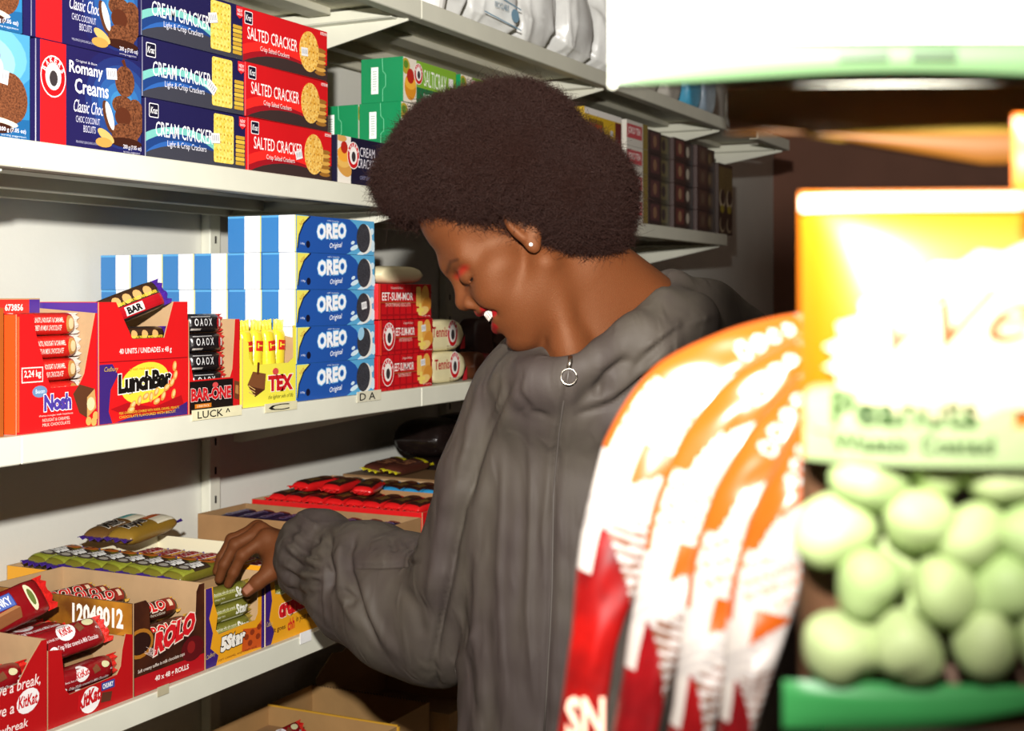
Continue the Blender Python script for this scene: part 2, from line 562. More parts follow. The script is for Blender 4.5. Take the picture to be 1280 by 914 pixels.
def art_vanilla(v):
    p = Print(.15, .127)
    p.rect(0, 0, 1, .99, '2f7fb4')
    for i in range(4):
        p.ell(.45, .80 - i * .05, .75 - i * .14, .42 - i * .08, ['4b97c4', '6bb0d4', '8fc7e2', 'b8dcee'][i], 26)
    p.poly([(0, 0), (1, 0), (1, .20), (0, .12)], '1f5f94')
    p.ell(.57, .76, .15, .16, CHOC, 22)
    p.ell(.57, .74, .135, .13, '6b3c22', 20)
    p.ell(.52, .54, .17, .06, 'efe6d2', 18)
    p.ell(.55, .50, .17, .09, CHOC, 20)
    p.ell(.80, .38, .20, .24, CHOC, 22, rot=10)
    p.ell(.50, .32, .20, .08, 'efe6d2', 18, rot=-10)
    p.ell(.55, .24, .24, .10, CHOC, 20)
    p.ell(.62, .15, .30, .045, 'e8dcc6', 18, rot=-4)
    p.ell(.60, .09, .28, .055, '3c1c12', 18)
    p.band([(.50, .99), (.56, .88), (.54, .50), (.62, .28)], [.16, .05, .04, .05], 'f2ebdd')
    p.ell(.10, .16, .13, .05, 'd9b46a', 14, rot=30)
    p.text('200 g (7.05 oz)', .68, .055, .95, .105, 'eceaf4', bold=.01)
    p.text('serving suggestion', .70, .018, .95, .04, 'd0dcea')
    sticker(p, .70, .57, .085, -8)
    return p
def art_oreo(v):
    p = Print(.230, .0585)
    p.rect(0, 0, 1, 1, '5aa9d6')
    p.poly([(.0, 0), (.62, 0), (.70, .12), (.78, .38), (.80, .62), (.74, .86), (.66, 1), (.14, 1), (.04, .6), (0, .3)], '2152a4')
    p.poly([(0, .02), (0, .98), (.165, .98), (.085, .78), (.03, .45)], 'e7df62')
    p.band([(.165, .985), (.085, .78), (.03, .45), (.012, .1)], .05, '131a3c')
    p.text('NEW', .035, .76, .10, .86, 'c07a2a', rot=38)
    p.text('OREO', .245, .36, .615, .80, 'f4f6fb', bold=.05, outline='6fb2e6', ow=.05, slope=.09)
    p.text('milk\'s favourite', .37, .89, .52, .94, 'cfe0f2')
    p.text('Original', .40, .10, .56, .29, 'eef4fb', bold=.01, shear=.2, slope=.05)
    p.ell(.135, .22, .10, .10, '10122c', 14)
    p.text('108g', .045, .19, .095, .26, 'dfe8f6')
    for (x, y, rx, ry) in ((.72, .20, .22, .07), (.70, .34, .10, .05), (.97, .28, .14, .18), (.96, .7, .10, .10), (.86, .10, .45, .07)):
        p.ell(x, y, rx, ry, 'd4ecf7', 12, rot=15)
    p.ell(.865, .46, .37, .43, 'ece9e2', 24, rot=-6)
    p.ell(.84, .49, .36, .42, OREOK, 24, rot=-6)
    p.ell(.84, .49, .24, .28, '3b3b42', 18, rot=-6)
    p.ell(.84, .49, .215, .25, OREOK, 18, rot=-6)
    if v == 1: sticker(p, .85, .55, .14, 10)
    if v == 2: p.ell(.80, .74, .16, .2, '9bcbe6', 14, rot=-30)
    return p
def art_oreo_end():
    p = Print(.066, .0585)
    p.rect(0, 0, 1, 1, '3277b8')
    p.rect(.5, 0, .965, 1, 'f0f2f2')
    p.rect(.965, 0, 1, 1, 'd9d45a')
    p.rect(0, .94, .5, 1, '56a2d8')
    for i in range(3):
        p.rect(.62 + i * .085, .2, .645 + i * .085, .84, 'd5d9dc')
    return p
def art_salti():
    p = Print(.20, .0805)
    p.rect(.24, .40, 1, 1, '7fae34')
    p.rect(.24, 0, 1, .40, '1f6a42')
    p.rect(0, 0, .24, 1, 'e4dccb')
    p.ell(.05, .80, .18, .18, 'b7a436', 16); p.ell(.05, .84, .10, .09, '5d8a2e', 12)
    p.ell(.13, .36, .26, .30, 'd98f26', 20); p.ell(.13, .44, .24, .14, 'efb13a', 18); p.ell(.13, .60, .16, .17, 'b5281c', 18)
    bakers(p, .275, .70, .22)
    p.text('SALTICRAX', .37, .46, .80, .84, 'f4f6ee', bold=.0, slope=-.02)
    p.text('SALTED CRACKERS', .36, .14, .80, .29, 'e4eee0', bold=.0)
    p.rect(.84, .60, .93, .80, 'ecece6')
    return p
def art_green_end():
    p = Print(.088, .0805)
    p.rect(.25, .20, .42, .80, 'eef2ee')
    p.text('SALTICRAX', .29, .27, .37, .33, '6c8a78')
    for i in range(7):
        p.rect(.285, .36 + i * .055, .385, .38 + i * .055, '9fb4a8')
    p.band([(.52, .99), (.53, .70), (.60, .62), (.60, .36), (.53, .30), (.53, .02)], .012, '7fd0a4')
    return p
def art_bcream():
    p = Print(.205, .0805)
    p.rect(0, 0, .20, 1, 'e9e4da')
    p.ell(.10, .36, .30, .18, 'd39a4a', 18, rot=-25); p.ell(.11, .50, .28, .16, 'e7b85e', 18, rot=10); p.ell(.10, .62, .26, .16, 'efa83a', 18)
    p.ell(.10, .76, .13, .13, 'b5281c', 14)
    p.ell(.06, .94, .2, .07, 'd6a25a', 12)
    bakers(p, .235, .62, .26)
    p.text('CREAM', .33, .62, .56, .82, 'eeeaf4', bold=-.005)
    p.text('CRACKERS', .29, .38, .62, .58, 'eeeaf4', bold=-.005)
    p.text('CRISP BISCUITS', .33, .14, .56, .22, '8f8fb0')
    return p
def art_eet(v):
    p = Print(.190, .062)
    for i in range(9):
        p.rect(.03 + i * .115, 0, .055 + i * .115, 1, 'a50f18')
    for i in range(3):
        p.rect(0, .10 + i * .32, 1, .15 + i * .32, 'a50f18')
    p.rect(0, .47, 1, .485, '8a6a2c')
    p.rect(0, 0, .03, 1, 'e8452a')
    if v: bakers(p, .165, .52, .36)
    x0 = .06 if not v else .28
    p.text('Original & Best', .22 if not v else .42, .84, .44 if not v else .6, .92, 'f3d9d0')
    p.text('EET-SUM-MOR', x0, .53, .63, .76, 'fbf7f2', bold=.012)
    p.text('SHORTBREAD BISCUITS', x0 + .06, .36, .58, .46, 'f1c8bc')
    p.ell(.86, .58, .26, .40, 'e3a94e', 18, rot=-10); p.ell(.90, .40, .28, .22, 'd68f36', 16, rot=20); p.ell(.83, .22, .33, .13, 'efc878', 16, rot=10)
    p.rrect(.69, .35, .78, .93, .06, 'f0c263')
    p.rect(.745, .10, .79, .45, 'f2d76a'); p.rect(.70, .2, .84, .30, 'f2d76a')
    if v: sticker(p, .80, .72, .13, 5)
    p.text('NET WEIGHT 200g', .80, .05, .96, .09, 'f6dcd4')
    return p

def carton(name, w, d, h, hexc, front=None, left=None, rough=.38):
    me = box_mesh(w, d, h, mat(hexc, rough, noise=.04, nscale=15))
    o = link(name, me)
    if front is not None:
        link('front_print', front.build(front_of(w, h, -d / 2), 'front_print'), o)
    if left is not None:
        link('end_print', left.build(left_of(d, h, -w / 2), 'end_print'), o)
    return o
def put(o, x, y, z, rz=0.0):
    o.location = (x, y, z); o.rotation_euler.z = R(rz)
    return o
YF = D + .012      # front plane of the goods

# top shelf: sky-blue and navy biscuit boxes
for k, (dx, lab) in enumerate(((0, 'sky-blue biscuit box with dripping cream, lower one at the frame edge'), (-.012, 'sky-blue biscuit box, upper one at the top frame edge'))):
    o = carton('biscuit_box', .15, .065, .127, '2f7fb4', art_vanilla(k))
    put(o, 1.139 + dx, YF + .0325, Z1 + k * .1275, -1.0)
    tag(o, lab, 'biscuit box', 'sky-blue biscuit boxes')
for k, (dx, lab) in enumerate(((0, 'navy biscuit box with red stripe and stacked chocolate biscuits, bottom of two'), (-.007, 'navy biscuit box with red stripe, cut by the top frame edge'))):
    o = carton('biscuit_box', .188, .065, .127, '221d52', art_romany(k))
    put(o, 1.317 + dx, YF + .0325, Z1 + k * .1275, 0.4)
    tag(o, lab, 'biscuit box', 'navy and red biscuit boxes')
CL = ['bottom navy cracker box with square crackers', 'middle navy cracker box with slanted price sticker', 'top navy cracker box cut by the frame edge']
SL = ['bottom red cracker box with round cracker, sticker over the lettering', 'middle red cracker box without a price sticker', 'top red cracker box with sticker on its cracker']
for k in range(3):
    o = carton('cracker_box', .219, .07, .0805, '201d4c', art_cream(k))
    put(o, 1.527 - [0, .004, .007][k], YF + .035, Z1 + k * .081, [0.3, -.4, 0][k])
    tag(o, CL[k], 'cracker box', 'navy cracker boxes')
    o = carton('cracker_box', .222, .07, .0805, 'cf171d', art_salted(k))
    put(o, 1.753 - [0, .009, .014][k], YF + .035, Z1 + k * .081, [0, .8, -.6][k])
    tag(o, SL[k], 'cracker box', 'red cracker boxes')
# brown board standing behind the top red boxes
o = link('cardboard_sheet', box_mesh(.004, .10, .20, CARD_D, 0)); put(o, 1.873, YF + .075, Z1); tag(o, 'brown cardboard sheet standing beside the red cracker boxes', 'cardboard')
# dark cracker boxes and green cracker boxes
o = carton('cracker_box', .205, .07, .0805, '1a1830', art_bcream()); put(o, 1.987, YF + .038, Z1); tag(o, 'dark cracker box with topped crackers on a white end, under the green boxes', 'cracker box')
o = carton('cracker_box', .205, .09, .0805, '1a1830'); put(o, 1.990, YF + .125, Z1); tag(o, 'dark cracker box hidden in the second row under the green boxes', 'cracker box')
GX = 2.088
gs = [(GX + .10, YF + .046, Z1 + .081, 'green cracker box end with white label, middle row, nearest the shelf edge'),
      (GX + .102, YF + .137, Z1 + .081, 'green cracker box end in the middle row, second from the shelf edge'),
      (GX + .105, YF + .046, Z1 + .162, 'green cracker box lying topmost on the green stack'),
      (GX + .318, YF + .046, Z1 + .081, 'green cracker box behind the hair, middle row of the next stack'),
      (GX + .322, YF + .046, Z1 + .162, 'white and green cracker box end peeking above the hair'),
      (GX + .318, YF + .046, Z1, 'green cracker box on the shelf behind the hair')]
for x, y, z, lab in gs:
    o = carton('cracker_box', .20, .088, .0805, '0f8450', art_salti(), art_green_end())
    put(o, x, y, z, random.uniform(-.8, .8)); tag(o, lab, 'cracker box', 'green cracker boxes')

# middle shelf: blue and white biscuit boxes, ends towards the camera side
OX = P(371, 500, YF).x
vnt = {0: 0, 1: 0, 2: 1, 3: 0, 4: 0}
ROWN = ['bottom', 'second', 'third', 'fourth', 'fifth']
for c in range(6):
    for r in range(5 if c < 2 else 4):
        if c >= 2 and r < 1: pass
        fr = art_oreo(1 if r == 2 else 2 if r == 1 else 0) if c == 0 else None
        key = ('oreo', c == 0, r if c == 0 else 0)
        o = carton('biscuit_box', .230, .066, .0585, '2f6fb4', fr, art_oreo_end())
        put(o, OX + .115 + random.uniform(-.002, .002), YF + .033 + c * .0672, Z2 + r * .0588)
        tag(o, '%s blue biscuit box from the shelf up, %s' % (ROWN[r], ['front column with white lettering and black cookie', 'second column from the shelf edge', 'third column from the shelf edge',
            'fourth column from the shelf edge', 'fifth column from the shelf edge', 'column against the wall'][c]), 'biscuit box', 'stacked blue and white biscuit boxes')

# shortbread boxes
EX = P(470, 487, YF).x + .006
for k, (dx, lab) in enumerate(((0, 'bottom red tartan shortbread box'), (0.003, 'middle red tartan shortbread box with round emblem'), (-.012, 'top red tartan shortbread box, set forward without emblem'))):
    o = carton('shortbread_box', .190, .065, .062, 'c8151d', art_eet(1 if k < 2 else 0))
    put(o, EX + .095 + dx, YF + .0325 - (.006 if k == 2 else 0), Z2 + k * .0625, [0, .5, 1.0][k])
    tag(o, lab, 'biscuit box', 'red tartan shortbread boxes')

# pillow packs
def pillow(w, d, h, m, n=3.0, nu=14, nv=10):
    """soft pack, base centred on the origin"""
    vs, fs = [], []
    for i in range(nu + 1):
        a = -1 + 2 * i / nu
        e = (1 - abs(a) ** 4) ** .5 if abs(a) < 1 else 0
        e = max(e, .12)
        for j in range(nv * 2):
            t = 2 * math.pi * j / (nv * 2)
            cy, sz = math.cos(t), math.sin(t)
            cy = math.copysign(abs(cy) ** (2 / n), cy); sz = math.copysign(abs(sz) ** (2 / n), sz)
            vs.append((a * w / 2, cy * d / 2 * (.9 + .1 * e), h / 2 + sz * h / 2 * e))
    N = nv * 2
    for i in range(nu):
        for j in range(N):
            fs.append((i * N + j, i * N + (j + 1) % N, (i + 1) * N + (j + 1) % N, (i + 1) * N + j))
    fs.append(tuple(range(N - 1, -1, -1))); fs.append(tuple(nu * N + j for j in range(N)))
    return mesh('pack', vs, [f[::-1] for f in fs], m, smooth=True)
def art_tennis():
    p = Print(.15, .06)
    p.text('Tennis', .12, .45, .52, .78, 'b5202a', bold=.02)
    bakers(p, .66, .55, .40)
    p.text('NET WEIGHT 200g', .5, .12, .80, .17, '6a4a3a'); p.text('NETTO GEWIG', .5, .05, .76, .10, '6a4a3a')
    p.poly([(.86, .04), (1, .04), (1, .5), (.92, .3)], 'b5202a')
    return p
CREAMP = mat('e6dcae', .4, noise=.05, nscale=30)
tx = P(537, 475, YF).x
for k, lab in enumerate(('lower cream biscuit packet with red lettering beside the tartan boxes', 'upper cream biscuit packet lying on the lower one')):
    o = link('biscuit_packet', pillow(.15, .055, .06, CREAMP, 6)); put(o, tx + .085 + k * .002, YF + .034 + k * .006, Z2 + k * .061, 1.0)
    link('front_print', art_tennis().build(front_of(.15, .06, -.0275), 'print'), o)
    tag(o, lab, 'biscuit packet', 'cream biscuit packets')
o = link('biscuit_packet', pillow(.145, .055, .032, mat('ece2b8', .4), 5)); put(o, EX + .10, YF + .035, Z2 + .1878); tag(o, 'plain cream packet lying on the top tartan box', 'biscuit packet')
for k, (dx, hc, hh, lab) in enumerate(((.215, '5a3018', .055, 'small orange packet with white label, darkened for shade, beside the cream packets'), (.262, '6a1014', .05, 'small red packet, darkened for shade, at the shelf edge by the shoulder'), (.33, '3a2420', .12, 'brown packet coloured dark for the shade behind the shoulder'),
                                      (.43, '4a3026', .15, 'tall packet coloured dark for the shade behind the chin'), (.53, '5a2018', .13, 'red-brown packet coloured dark for the shade behind the jaw'))):  # packet colours dimmed to stand in for the shadow on this stretch of shelf
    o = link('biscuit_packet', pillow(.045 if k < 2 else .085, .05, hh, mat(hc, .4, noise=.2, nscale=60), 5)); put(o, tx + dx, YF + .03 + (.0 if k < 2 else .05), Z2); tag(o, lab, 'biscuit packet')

# far end of the cracker shelf: tea boxes
def art_tea(c1, c2, c3):
    p = Print(.11, .066)
    p.rect(0, 0, 1, 1, c1)
    p.rrect(.15, .2, .85, .9, .1, c2)
    p.ell(.5, .55, .25, .25, c3, 14)
    return p
x0 = P(730, 200, YF).x
for k in range(3):
    p = Print(.235, .085)
    p.rect(0, 0, 1, 1, 'd8b22a'); p.rect(0, .82, 1, 1, 'f2efe8'); p.rect(.82, 0, 1, .8, '6b2a2a'); p.rrect(.1, .15, .5, .72, .1, '8a6a1c')
    p.text('RUSKS', .14, .35, .46, .6, 'c8401c', bold=.03)
    sticker(p, .72, .45, .1)
    o = carton('rusk_box', .235, .08, .085, 'd8b22a', p); put(o, x0 + .118, YF + .04, Z1 + k * .0855)
    tag(o, ['bottom', 'middle', 'top'][k] + ' yellow box with white band behind the afro', 'box', 'yellow boxes behind the hair')
x1 = P(783, 200, YF).x
for k in range(4):
    p = Print(.15, .064)
    p.rect(0, 0, 1, 1, 'd9d6cc'); p.rect(0, .3, .72, .85, 'c8545a'); p.text('JOKO TEA', .06, .4, .66, .75, 'f6e8e4', bold=.03); p.rect(.76, 0, 1, 1, '8a7a3c')
    o = carton('tea_box', .15, .07, .064, 'd9d6cc', p); put(o, x1 + .076, YF + .035, Z1 + k * .0645)
    tag(o, ['bottom', 'second from bottom', 'third from bottom', 'top'][k] + ' white and red tea box right of the hair', 'tea box', 'white and red tea boxes')
x2 = x1 + .155
tc = [('3a2f2e', '5a3c3c', '8a6a52'), ('4a4632', '6a6240', '3a2f2e'), ('40302c', '6a3c38', 'a08060'), ('2c2624', '4a3c34', 'c0b8a8'), ('463430', '5a4238', '6a5a4a'), ('382a26', '54422e', '7a6a4a')]
for c in range(6):
    wd = .1
    for k in range(4):
        o = carton('tea_box', wd - .004, .07, .062, tc[c][0], art_tea(*tc[c])); put(o, x2 + wd * (c + .5), YF + .035 + .012 * (c % 2), Z1 + k * .0625)
        tag(o, '%s dark tea box from the shelf, column %s' % (ROWN[k], ['next to the white and red boxes', 'with olive fronts', 'with rose ovals', 'with pale spots', 'of brown fronts', 'nearest the coffee boxes'][c]), 'tea box', 'dark tea boxes')
x3 = x2 + .1 * 6 + .002
for c in range(2):
    p = Print(.07, .215)
    p.rect(0, 0, 1, 1, '3a2a22'); p.rect(0, .55, 1, .95, '6a5a34'); p.ell(.5, .5, .14, .14, 'c8b89a', 18); p.ell(.56, .53, .11, .11, '3a2a22', 18); p.ell(.5, .36, .1, .06, '9a8a2c', 8); p.ell(.5, .14, .13, .11, 'b8a88a', 16); p.ell(.56, .16, .11, .1, '3a2a22', 16)
    o = carton('coffee_box', .068, .07, .215, '3a2a22', p); put(o, x3 + .035 + c * .07, YF + .035, Z1)
    tag(o, ['coffee box with pale crescents, the nearer of two', 'coffee box with pale crescents at the end of the shelf'][c], 'coffee box', 'coffee boxes with crescents')
# ------------------------------------------------------------------ chocolate bars
def bar_parts(L, W, T, m, seal_m, seal=.014, n=2.6, crinkle=.0, roll=False, seed=0):
    rnd = random.Random(seed)
    nu, nv = 18, 16
    def prof(a):
        e = 1 - abs(a) ** (10 if roll else 7)
        return max(e, 0.0) ** .5
    vs, fs = [], []
    for i in range(nu + 1):
        a = math.sin((i / nu - .5) * math.pi)
        e = max(prof(a), .10)
        for j in range(nv):
            t = 2 * math.pi * (j + .5) / nv
            cy, cz = math.cos(t), math.sin(t)
            if not roll:
                cy = math.copysign(abs(cy) ** (2 / n), cy); cz = math.copysign(abs(cz) ** (2 / n), cz)
            k = 1 + crinkle * rnd.uniform(-1, 1) * (.3 + abs(a) ** 2)
            vs.append((a * L / 2, cy * W / 2 * (e if roll else .82 + .18 * e) * k, T / 2 + cz * T / 2 * e * k))
    for i in range(nu):
        for j in range(nv):
            fs.append((i * nv + j, (i + 1) * nv + j, (i + 1) * nv + (j + 1) % nv, i * nv + (j + 1) % nv))
    fs.append(tuple(range(nv))); fs.append(tuple(nu * nv + j for j in range(nv - 1, -1, -1)))
    body = mesh('wrapper', vs, fs, m, smooth=True)
    sv, sf = [], []
    nz = 9
    for k in range(nz + 1):
        y = (k / nz - .5) * W * .96
        x = seal + (.0022 if k % 2 else 0)
        wob = .0015 * math.sin(k * 2.1)
        for zz in (-.0005, .0005):
            sv += [(-.002, y, zz), (seal * .5, y, zz + wob), (x, y, zz + wob * 2)]
    for k in range(nz):
        b = k * 6
        for q in range(2):
            sf += [(b + q, b + q + 1, b + 7 + q, b + 6 + q), (b + 3 + q, b + 9 + q, b + 10 + q, b + 4 + q)]
        sf += [(b + 2, b + 5, b + 11, b + 8)]
    sl = mesh('seal', sv, sf, seal_m)
    def fn(u, v, l):
        x = (u - .5) * L
        y = (v - .5) * W
        e = max(prof(x / (L / 2)), .1)
        q = min(abs(y) / (W / 2 * (e if roll else .82 + .18 * e)), .985)
        z = (1 - q ** (2 if roll else n)) ** (1 / (2 if roll else n))
        return (x, y, T / 2 + T / 2 * e * z + l + .0006)
    return body, sl, fn
_bars = {}
def bar(key, name, L, W, T, m, seal_m, art=None, roll=False, seal=.014, crinkle=.02):
    """template kept unlinked until used"""
    body, sl, fn = bar_parts(L, W, T, m, seal_m, seal=seal, roll=roll, crinkle=crinkle, seed=len(_bars))
    pm = None
    if art:
        p = Print(L, W, clip=False, rough=.3, sub=(10, 8))
        art(p)
        pm = p.build(fn, 'bar_print')
    _bars[key] = (name, body, sl, pm, L, W, T)
NB = [0]
def stack(key, n, x, y, z, labels, group, tilt=89, jx=.002):
    """bars lying one on another behind a cut front, their printed side towards the aisle"""
    name, body, sl, pm, L, W, T = _bars[key]
    for k in range(n):
        put_bar(key, (x + jx * (k % 2) - jx / 2, y + .0015 * k, z + W / 2 - T / 2 + k * (W + .0008)), (tilt, random.uniform(-.8, .8), 0), labels[k], group)
def put_bar(key, loc, rot, label, group, parts=True):
    name, body, sl, pm, L, W, T = _bars[key]
    o = link(name, body)
    e = Euler(tuple(R(a) for a in rot))
    o.rotation_euler = e       # loc is the point under the middle of the bar: tilting turns it about its own middle
    o.location = Vector(loc) + Vector((0, 0, T / 2)) - e.to_matrix() @ Vector((0, 0, T / 2))
    tag(o, label, 'chocolate bar', group)
    if parts and sl:
        for s in (1, -1):
            e = link('end_seal', sl, o)
            e.location = (s * L / 2 * .985, 0, T / 2)
            e.rotation_euler = (0, 0, 0 if s > 0 else math.pi)
    if pm:
        link('wrapper_print', pm, o)
    NB[0] += 1
    return o
def foil(h, rough=.28): return mat(h, rough, spec=.6, bump=.35, bscale=130)
RED_F, PUR_F, YEL_F, BLK_F = foil('8c0e17'), foil('3c1f7c', .35), foil('e8d230'), foil('1a1618')

def kitkat_art(p):
    p.ell(.42, .70, .42, .30, 'f2eeee', 16, rot=18)
    p.text('KitKat', .32, .55, .52, .84, 'c4141c', bold=.03, shear=.15, slope=.08)
    p.poly([(.60, .55), (.70, .62), (.68, .92), (.58, .80)], '7a4a30')
    p.text('have a break, have a KitKat', .06, .50, .38, .62, 'f2dede')
    p.text('Crisp Wafer covered in Milk Chocolate', .20, .12, .84, .32, 'f5e8e8', bold=.01)
    p.ell(.13, .20, .17, .13, 'f2eeee', 12, rot=15); p.text('Kit', .10, .14, .16, .27, 'c4141c', bold=.03)
    p.ell(.80, .80, .25, .13, 'd9d6a8', 14)
    p.text('40 g', .86, .46, .93, .58, 'f5e8e8', bold=.01)
bar('kitkat', 'wafer_bar', .109, .040, .022, RED_F, foil('d2231f', .2), kitkat_art)
bar('kitkatw', 'wafer_bar', .110, .028, .036, RED_F, foil('d2231f', .2), kitkat_art)
def chunky_art(p):
    p.ell(.08, .55, .5, .38, 'f2eeee', 16, rot=12); p.text('KitKat', .0, .38, .19, .75, 'c4141c', bold=.03, shear=.15)
    p.rect(.24, .48, .62, .86, '2f3f8c'); p.rect(.25, .50, .61, .84, '5a72c0'); p.text('CHUNKY', .27, .55, .59, .79, 'f4f6fb', bold=.03)
    p.poly([(.32, .08), (.62, .14), (.64, .40), (.34, .36)], '8a5634'); p.poly([(.34, .36), (.64, .40), (.60, .48), (.38, .44)], 'b07a4e')
    p.ell(.80, .52, .14, .38, 'e8e6c0', 16); p.ell(.80, .52, .09, .24, '6a7a3a', 12)
bar('chunky', 'wafer_bar', .15, .050, .026, RED_F, foil('d2231f', .2), chunky_art)
def rolo_art(p):
    p.rect(.18, .12, .30, .88, '6b1a14'); p.rect(.74, .12, .90, .88, '8a1f16')
    p.text('ROLO', .26, .22, .74, .82, 'cf1f22', bold=.04, shear=.2, outline='f0e4d0', ow=.05)
    p.rect(.80, .30, .86, .70, 'e0c8a8')
    p.text('milk chocolate', .30, .05, .72, .16, 'e8dcc8')
bar('rolo', 'toffee_roll', .122, .026, .026, foil('4a2214', .35), foil('c79a3c', .25), rolo_art, roll=True, seal=.004)
def star_art(p):
    p.rect(.05, .05, .32, .95, '8e9430'); p.rect(.32, .05, .70, .95, '3a2c20')
    p.ell(.26, .5, .34, .34, '4a4038', 14); p.ell(.26, .5, .2, .2, 'b9b4a8', 12)
    p.text('Star', .34, .18, .68, .84, 'f2f2ee', bold=.05, shear=.35, outline='0e0c0c', ow=.05)
    p.ell(.82, .55, .40, .36, 'c46a28', 14); p.ell(.82, .58, .24, .2, '6a2e18', 12); p.ell(.82, .58, .1, .1, 'd98a3c', 10)
bar('star', 'caramel_bar', .103, .036, .022, foil('6e6820', .35), PUR_F, star_art)
def starside_art(p):
    p.rect(.03, .62, .97, .66, 'b8bc6a')
    p.text('Milk chocolate with soft caramel', .06, .68, .60, .85, 'e8e8c8'); p.text('and crispy rice', .06, .35, .36, .52, 'e4e4c4')
    p.text('Star', .60, .30, .90, .88, 'e6e6da', bold=.04, shear=.3)
    p.rect(.3, .04, .8, .22, 'd6d8b8')
bar('starside', 'caramel_bar', .103, .0248, .032, foil('75742a', .35), foil('9a8630', .3), starside_art)
def crunchie_art(p):
    p.text('Crunchie', .14, .2, .84, .82, 'a01420', bold=.06, shear=.1, outline='f0e0d8', ow=.05)
bar('crunchie', 'honeycomb_bar', .104, .036, .020, foil('c58a1c', .35), PUR_F, crunchie_art)
def topA(p):
    p.rect(.58, .06, .92, .94, 'ece6cc'); p.rect(.60, .5, .92, .94, '57b6b4'); p.text('PURE MILK', .62, .62, .9, .78, '2c7a7c')
    p.text('Milk', .14, .2, .5, .8, '1a1512', bold=.05, shear=.3, outline='efe6d6', ow=.04)
def topB(p):
    p.rect(.56, .06, .96, .94, 'e6dfc6'); p.rect(.55, .45, .84, .94, 'c4561c'); p.text('HONEYCOMB', .57, .6, .82, .78, 'f0c8a0')
    p.text('Ripple', .10, .2, .5, .8, '1a1512', bold=.05, shear=.3, outline='efe6d6', ow=.04)
bar('topa', 'chocolate_slab', .135, .046, .026, foil('6a4a22', .4), PUR_F, topA)
bar('topb', 'chocolate_slab', .135, .050, .030, foil('8a6a22', .4), PUR_F, topB)
def dark_art(p):
    p.text('Chomp', .15, .25, .8, .8, '7a6a9a', bold=.03, shear=.2)
    p.ell(.85, .5, .3, .3, '5a3a2a', 12)
bar('purple', 'caramel_bar', .104, .036, .020, foil('2a1c3a', .35), PUR_F, dark_art)
def redd_art(p):
    p.rect(.06, .1, .80, .9, '3a1a14'); p.text('Bar', .2, .25, .6, .8, '7a5a2a', bold=.05, shear=.2); p.ell(.75, .5, .35, .3, '6a3a22', 12)
bar('redbar', 'wafer_bar', .108, .042, .022, foil('d41a1c', .3), foil('dd1f1f', .25), redd_art)
bar('bluebar', 'wafer_bar', .101, .042, .022, foil('2f92c8', .3), foil('3aa0d4', .25), redd_art)
def nosh_art(p):
    p.text('HAZELNUTS, NOUGAT & CARAMEL', .12, .52, .72, .78, 'f6dcd0', bold=.01); p.text('ENROBED IN MILK CHOCOLATE', .14, .2, .68, .44, 'f6dcd0', bold=.01)
    p.ell(.85, .5, .32, .38, 'c08a4a', 14); p.ell(.86, .5, .2, .26, 'ecd0a0', 12)
bar('nosh', 'nougat_bar', .096, .028, .034, foil('c8201a'), foil('d8d0c8', .25), nosh_art)
def lunch_art(p):
    p.rect(.05, .06, .95, .45, 'b41420'); p.rect(.05, .62, .95, .94, '3a2416')
    for i in range(4): p.ell(.25 + i * .17, .66, .22, .18, 'd9a868', 10, rot=30)
    p.text('LUNCH BAR WITH NUTS AND WAFER', .1, .48, .9, .6, 'f0d23c', bold=.03)
    p.rect(.3, .1, .6, .4, 'e4e0dc'); p.text('BAR', .33, .13, .57, .37, '1a1618', bold=.05)
bar('lunchw', 'peanut_bar', .122, .030, .034, foil('2a2020'), foil('4a2494', .3), lunch_art)
bar('lunch', 'peanut_bar', .122, .040, .024, foil('2a2020'), foil('4a2494', .3), lunch_art)
def barone_art(p):
    p.text('O A O X', .1, .35, .62, .75, 'd8d8d8', bold=.01); p.rect(.06, .82, .6, .86, 'a8a8a8'); p.rect(.05, .12, .3, .22, 'b0a8a0')
    p.ell(.88, .5, .30, .36, 'b41820', 12); p.rect(.84, .3, .92, .72, 'e8e4e2')
bar('barone', 'caramel_bar', .071, .027, .032, BLK_F, foil('c2161c'), barone_art)
def tex_art(p):
    p.rect(.62, .2, .80, .85, 'cf2a20'); p.text('T', .67, .3, .76, .75, 'f0dc40', bold=.03)
bar('tex', 'wafer_bar', .085, .026, .020, YEL_F, foil('f0dc44'), tex_art)

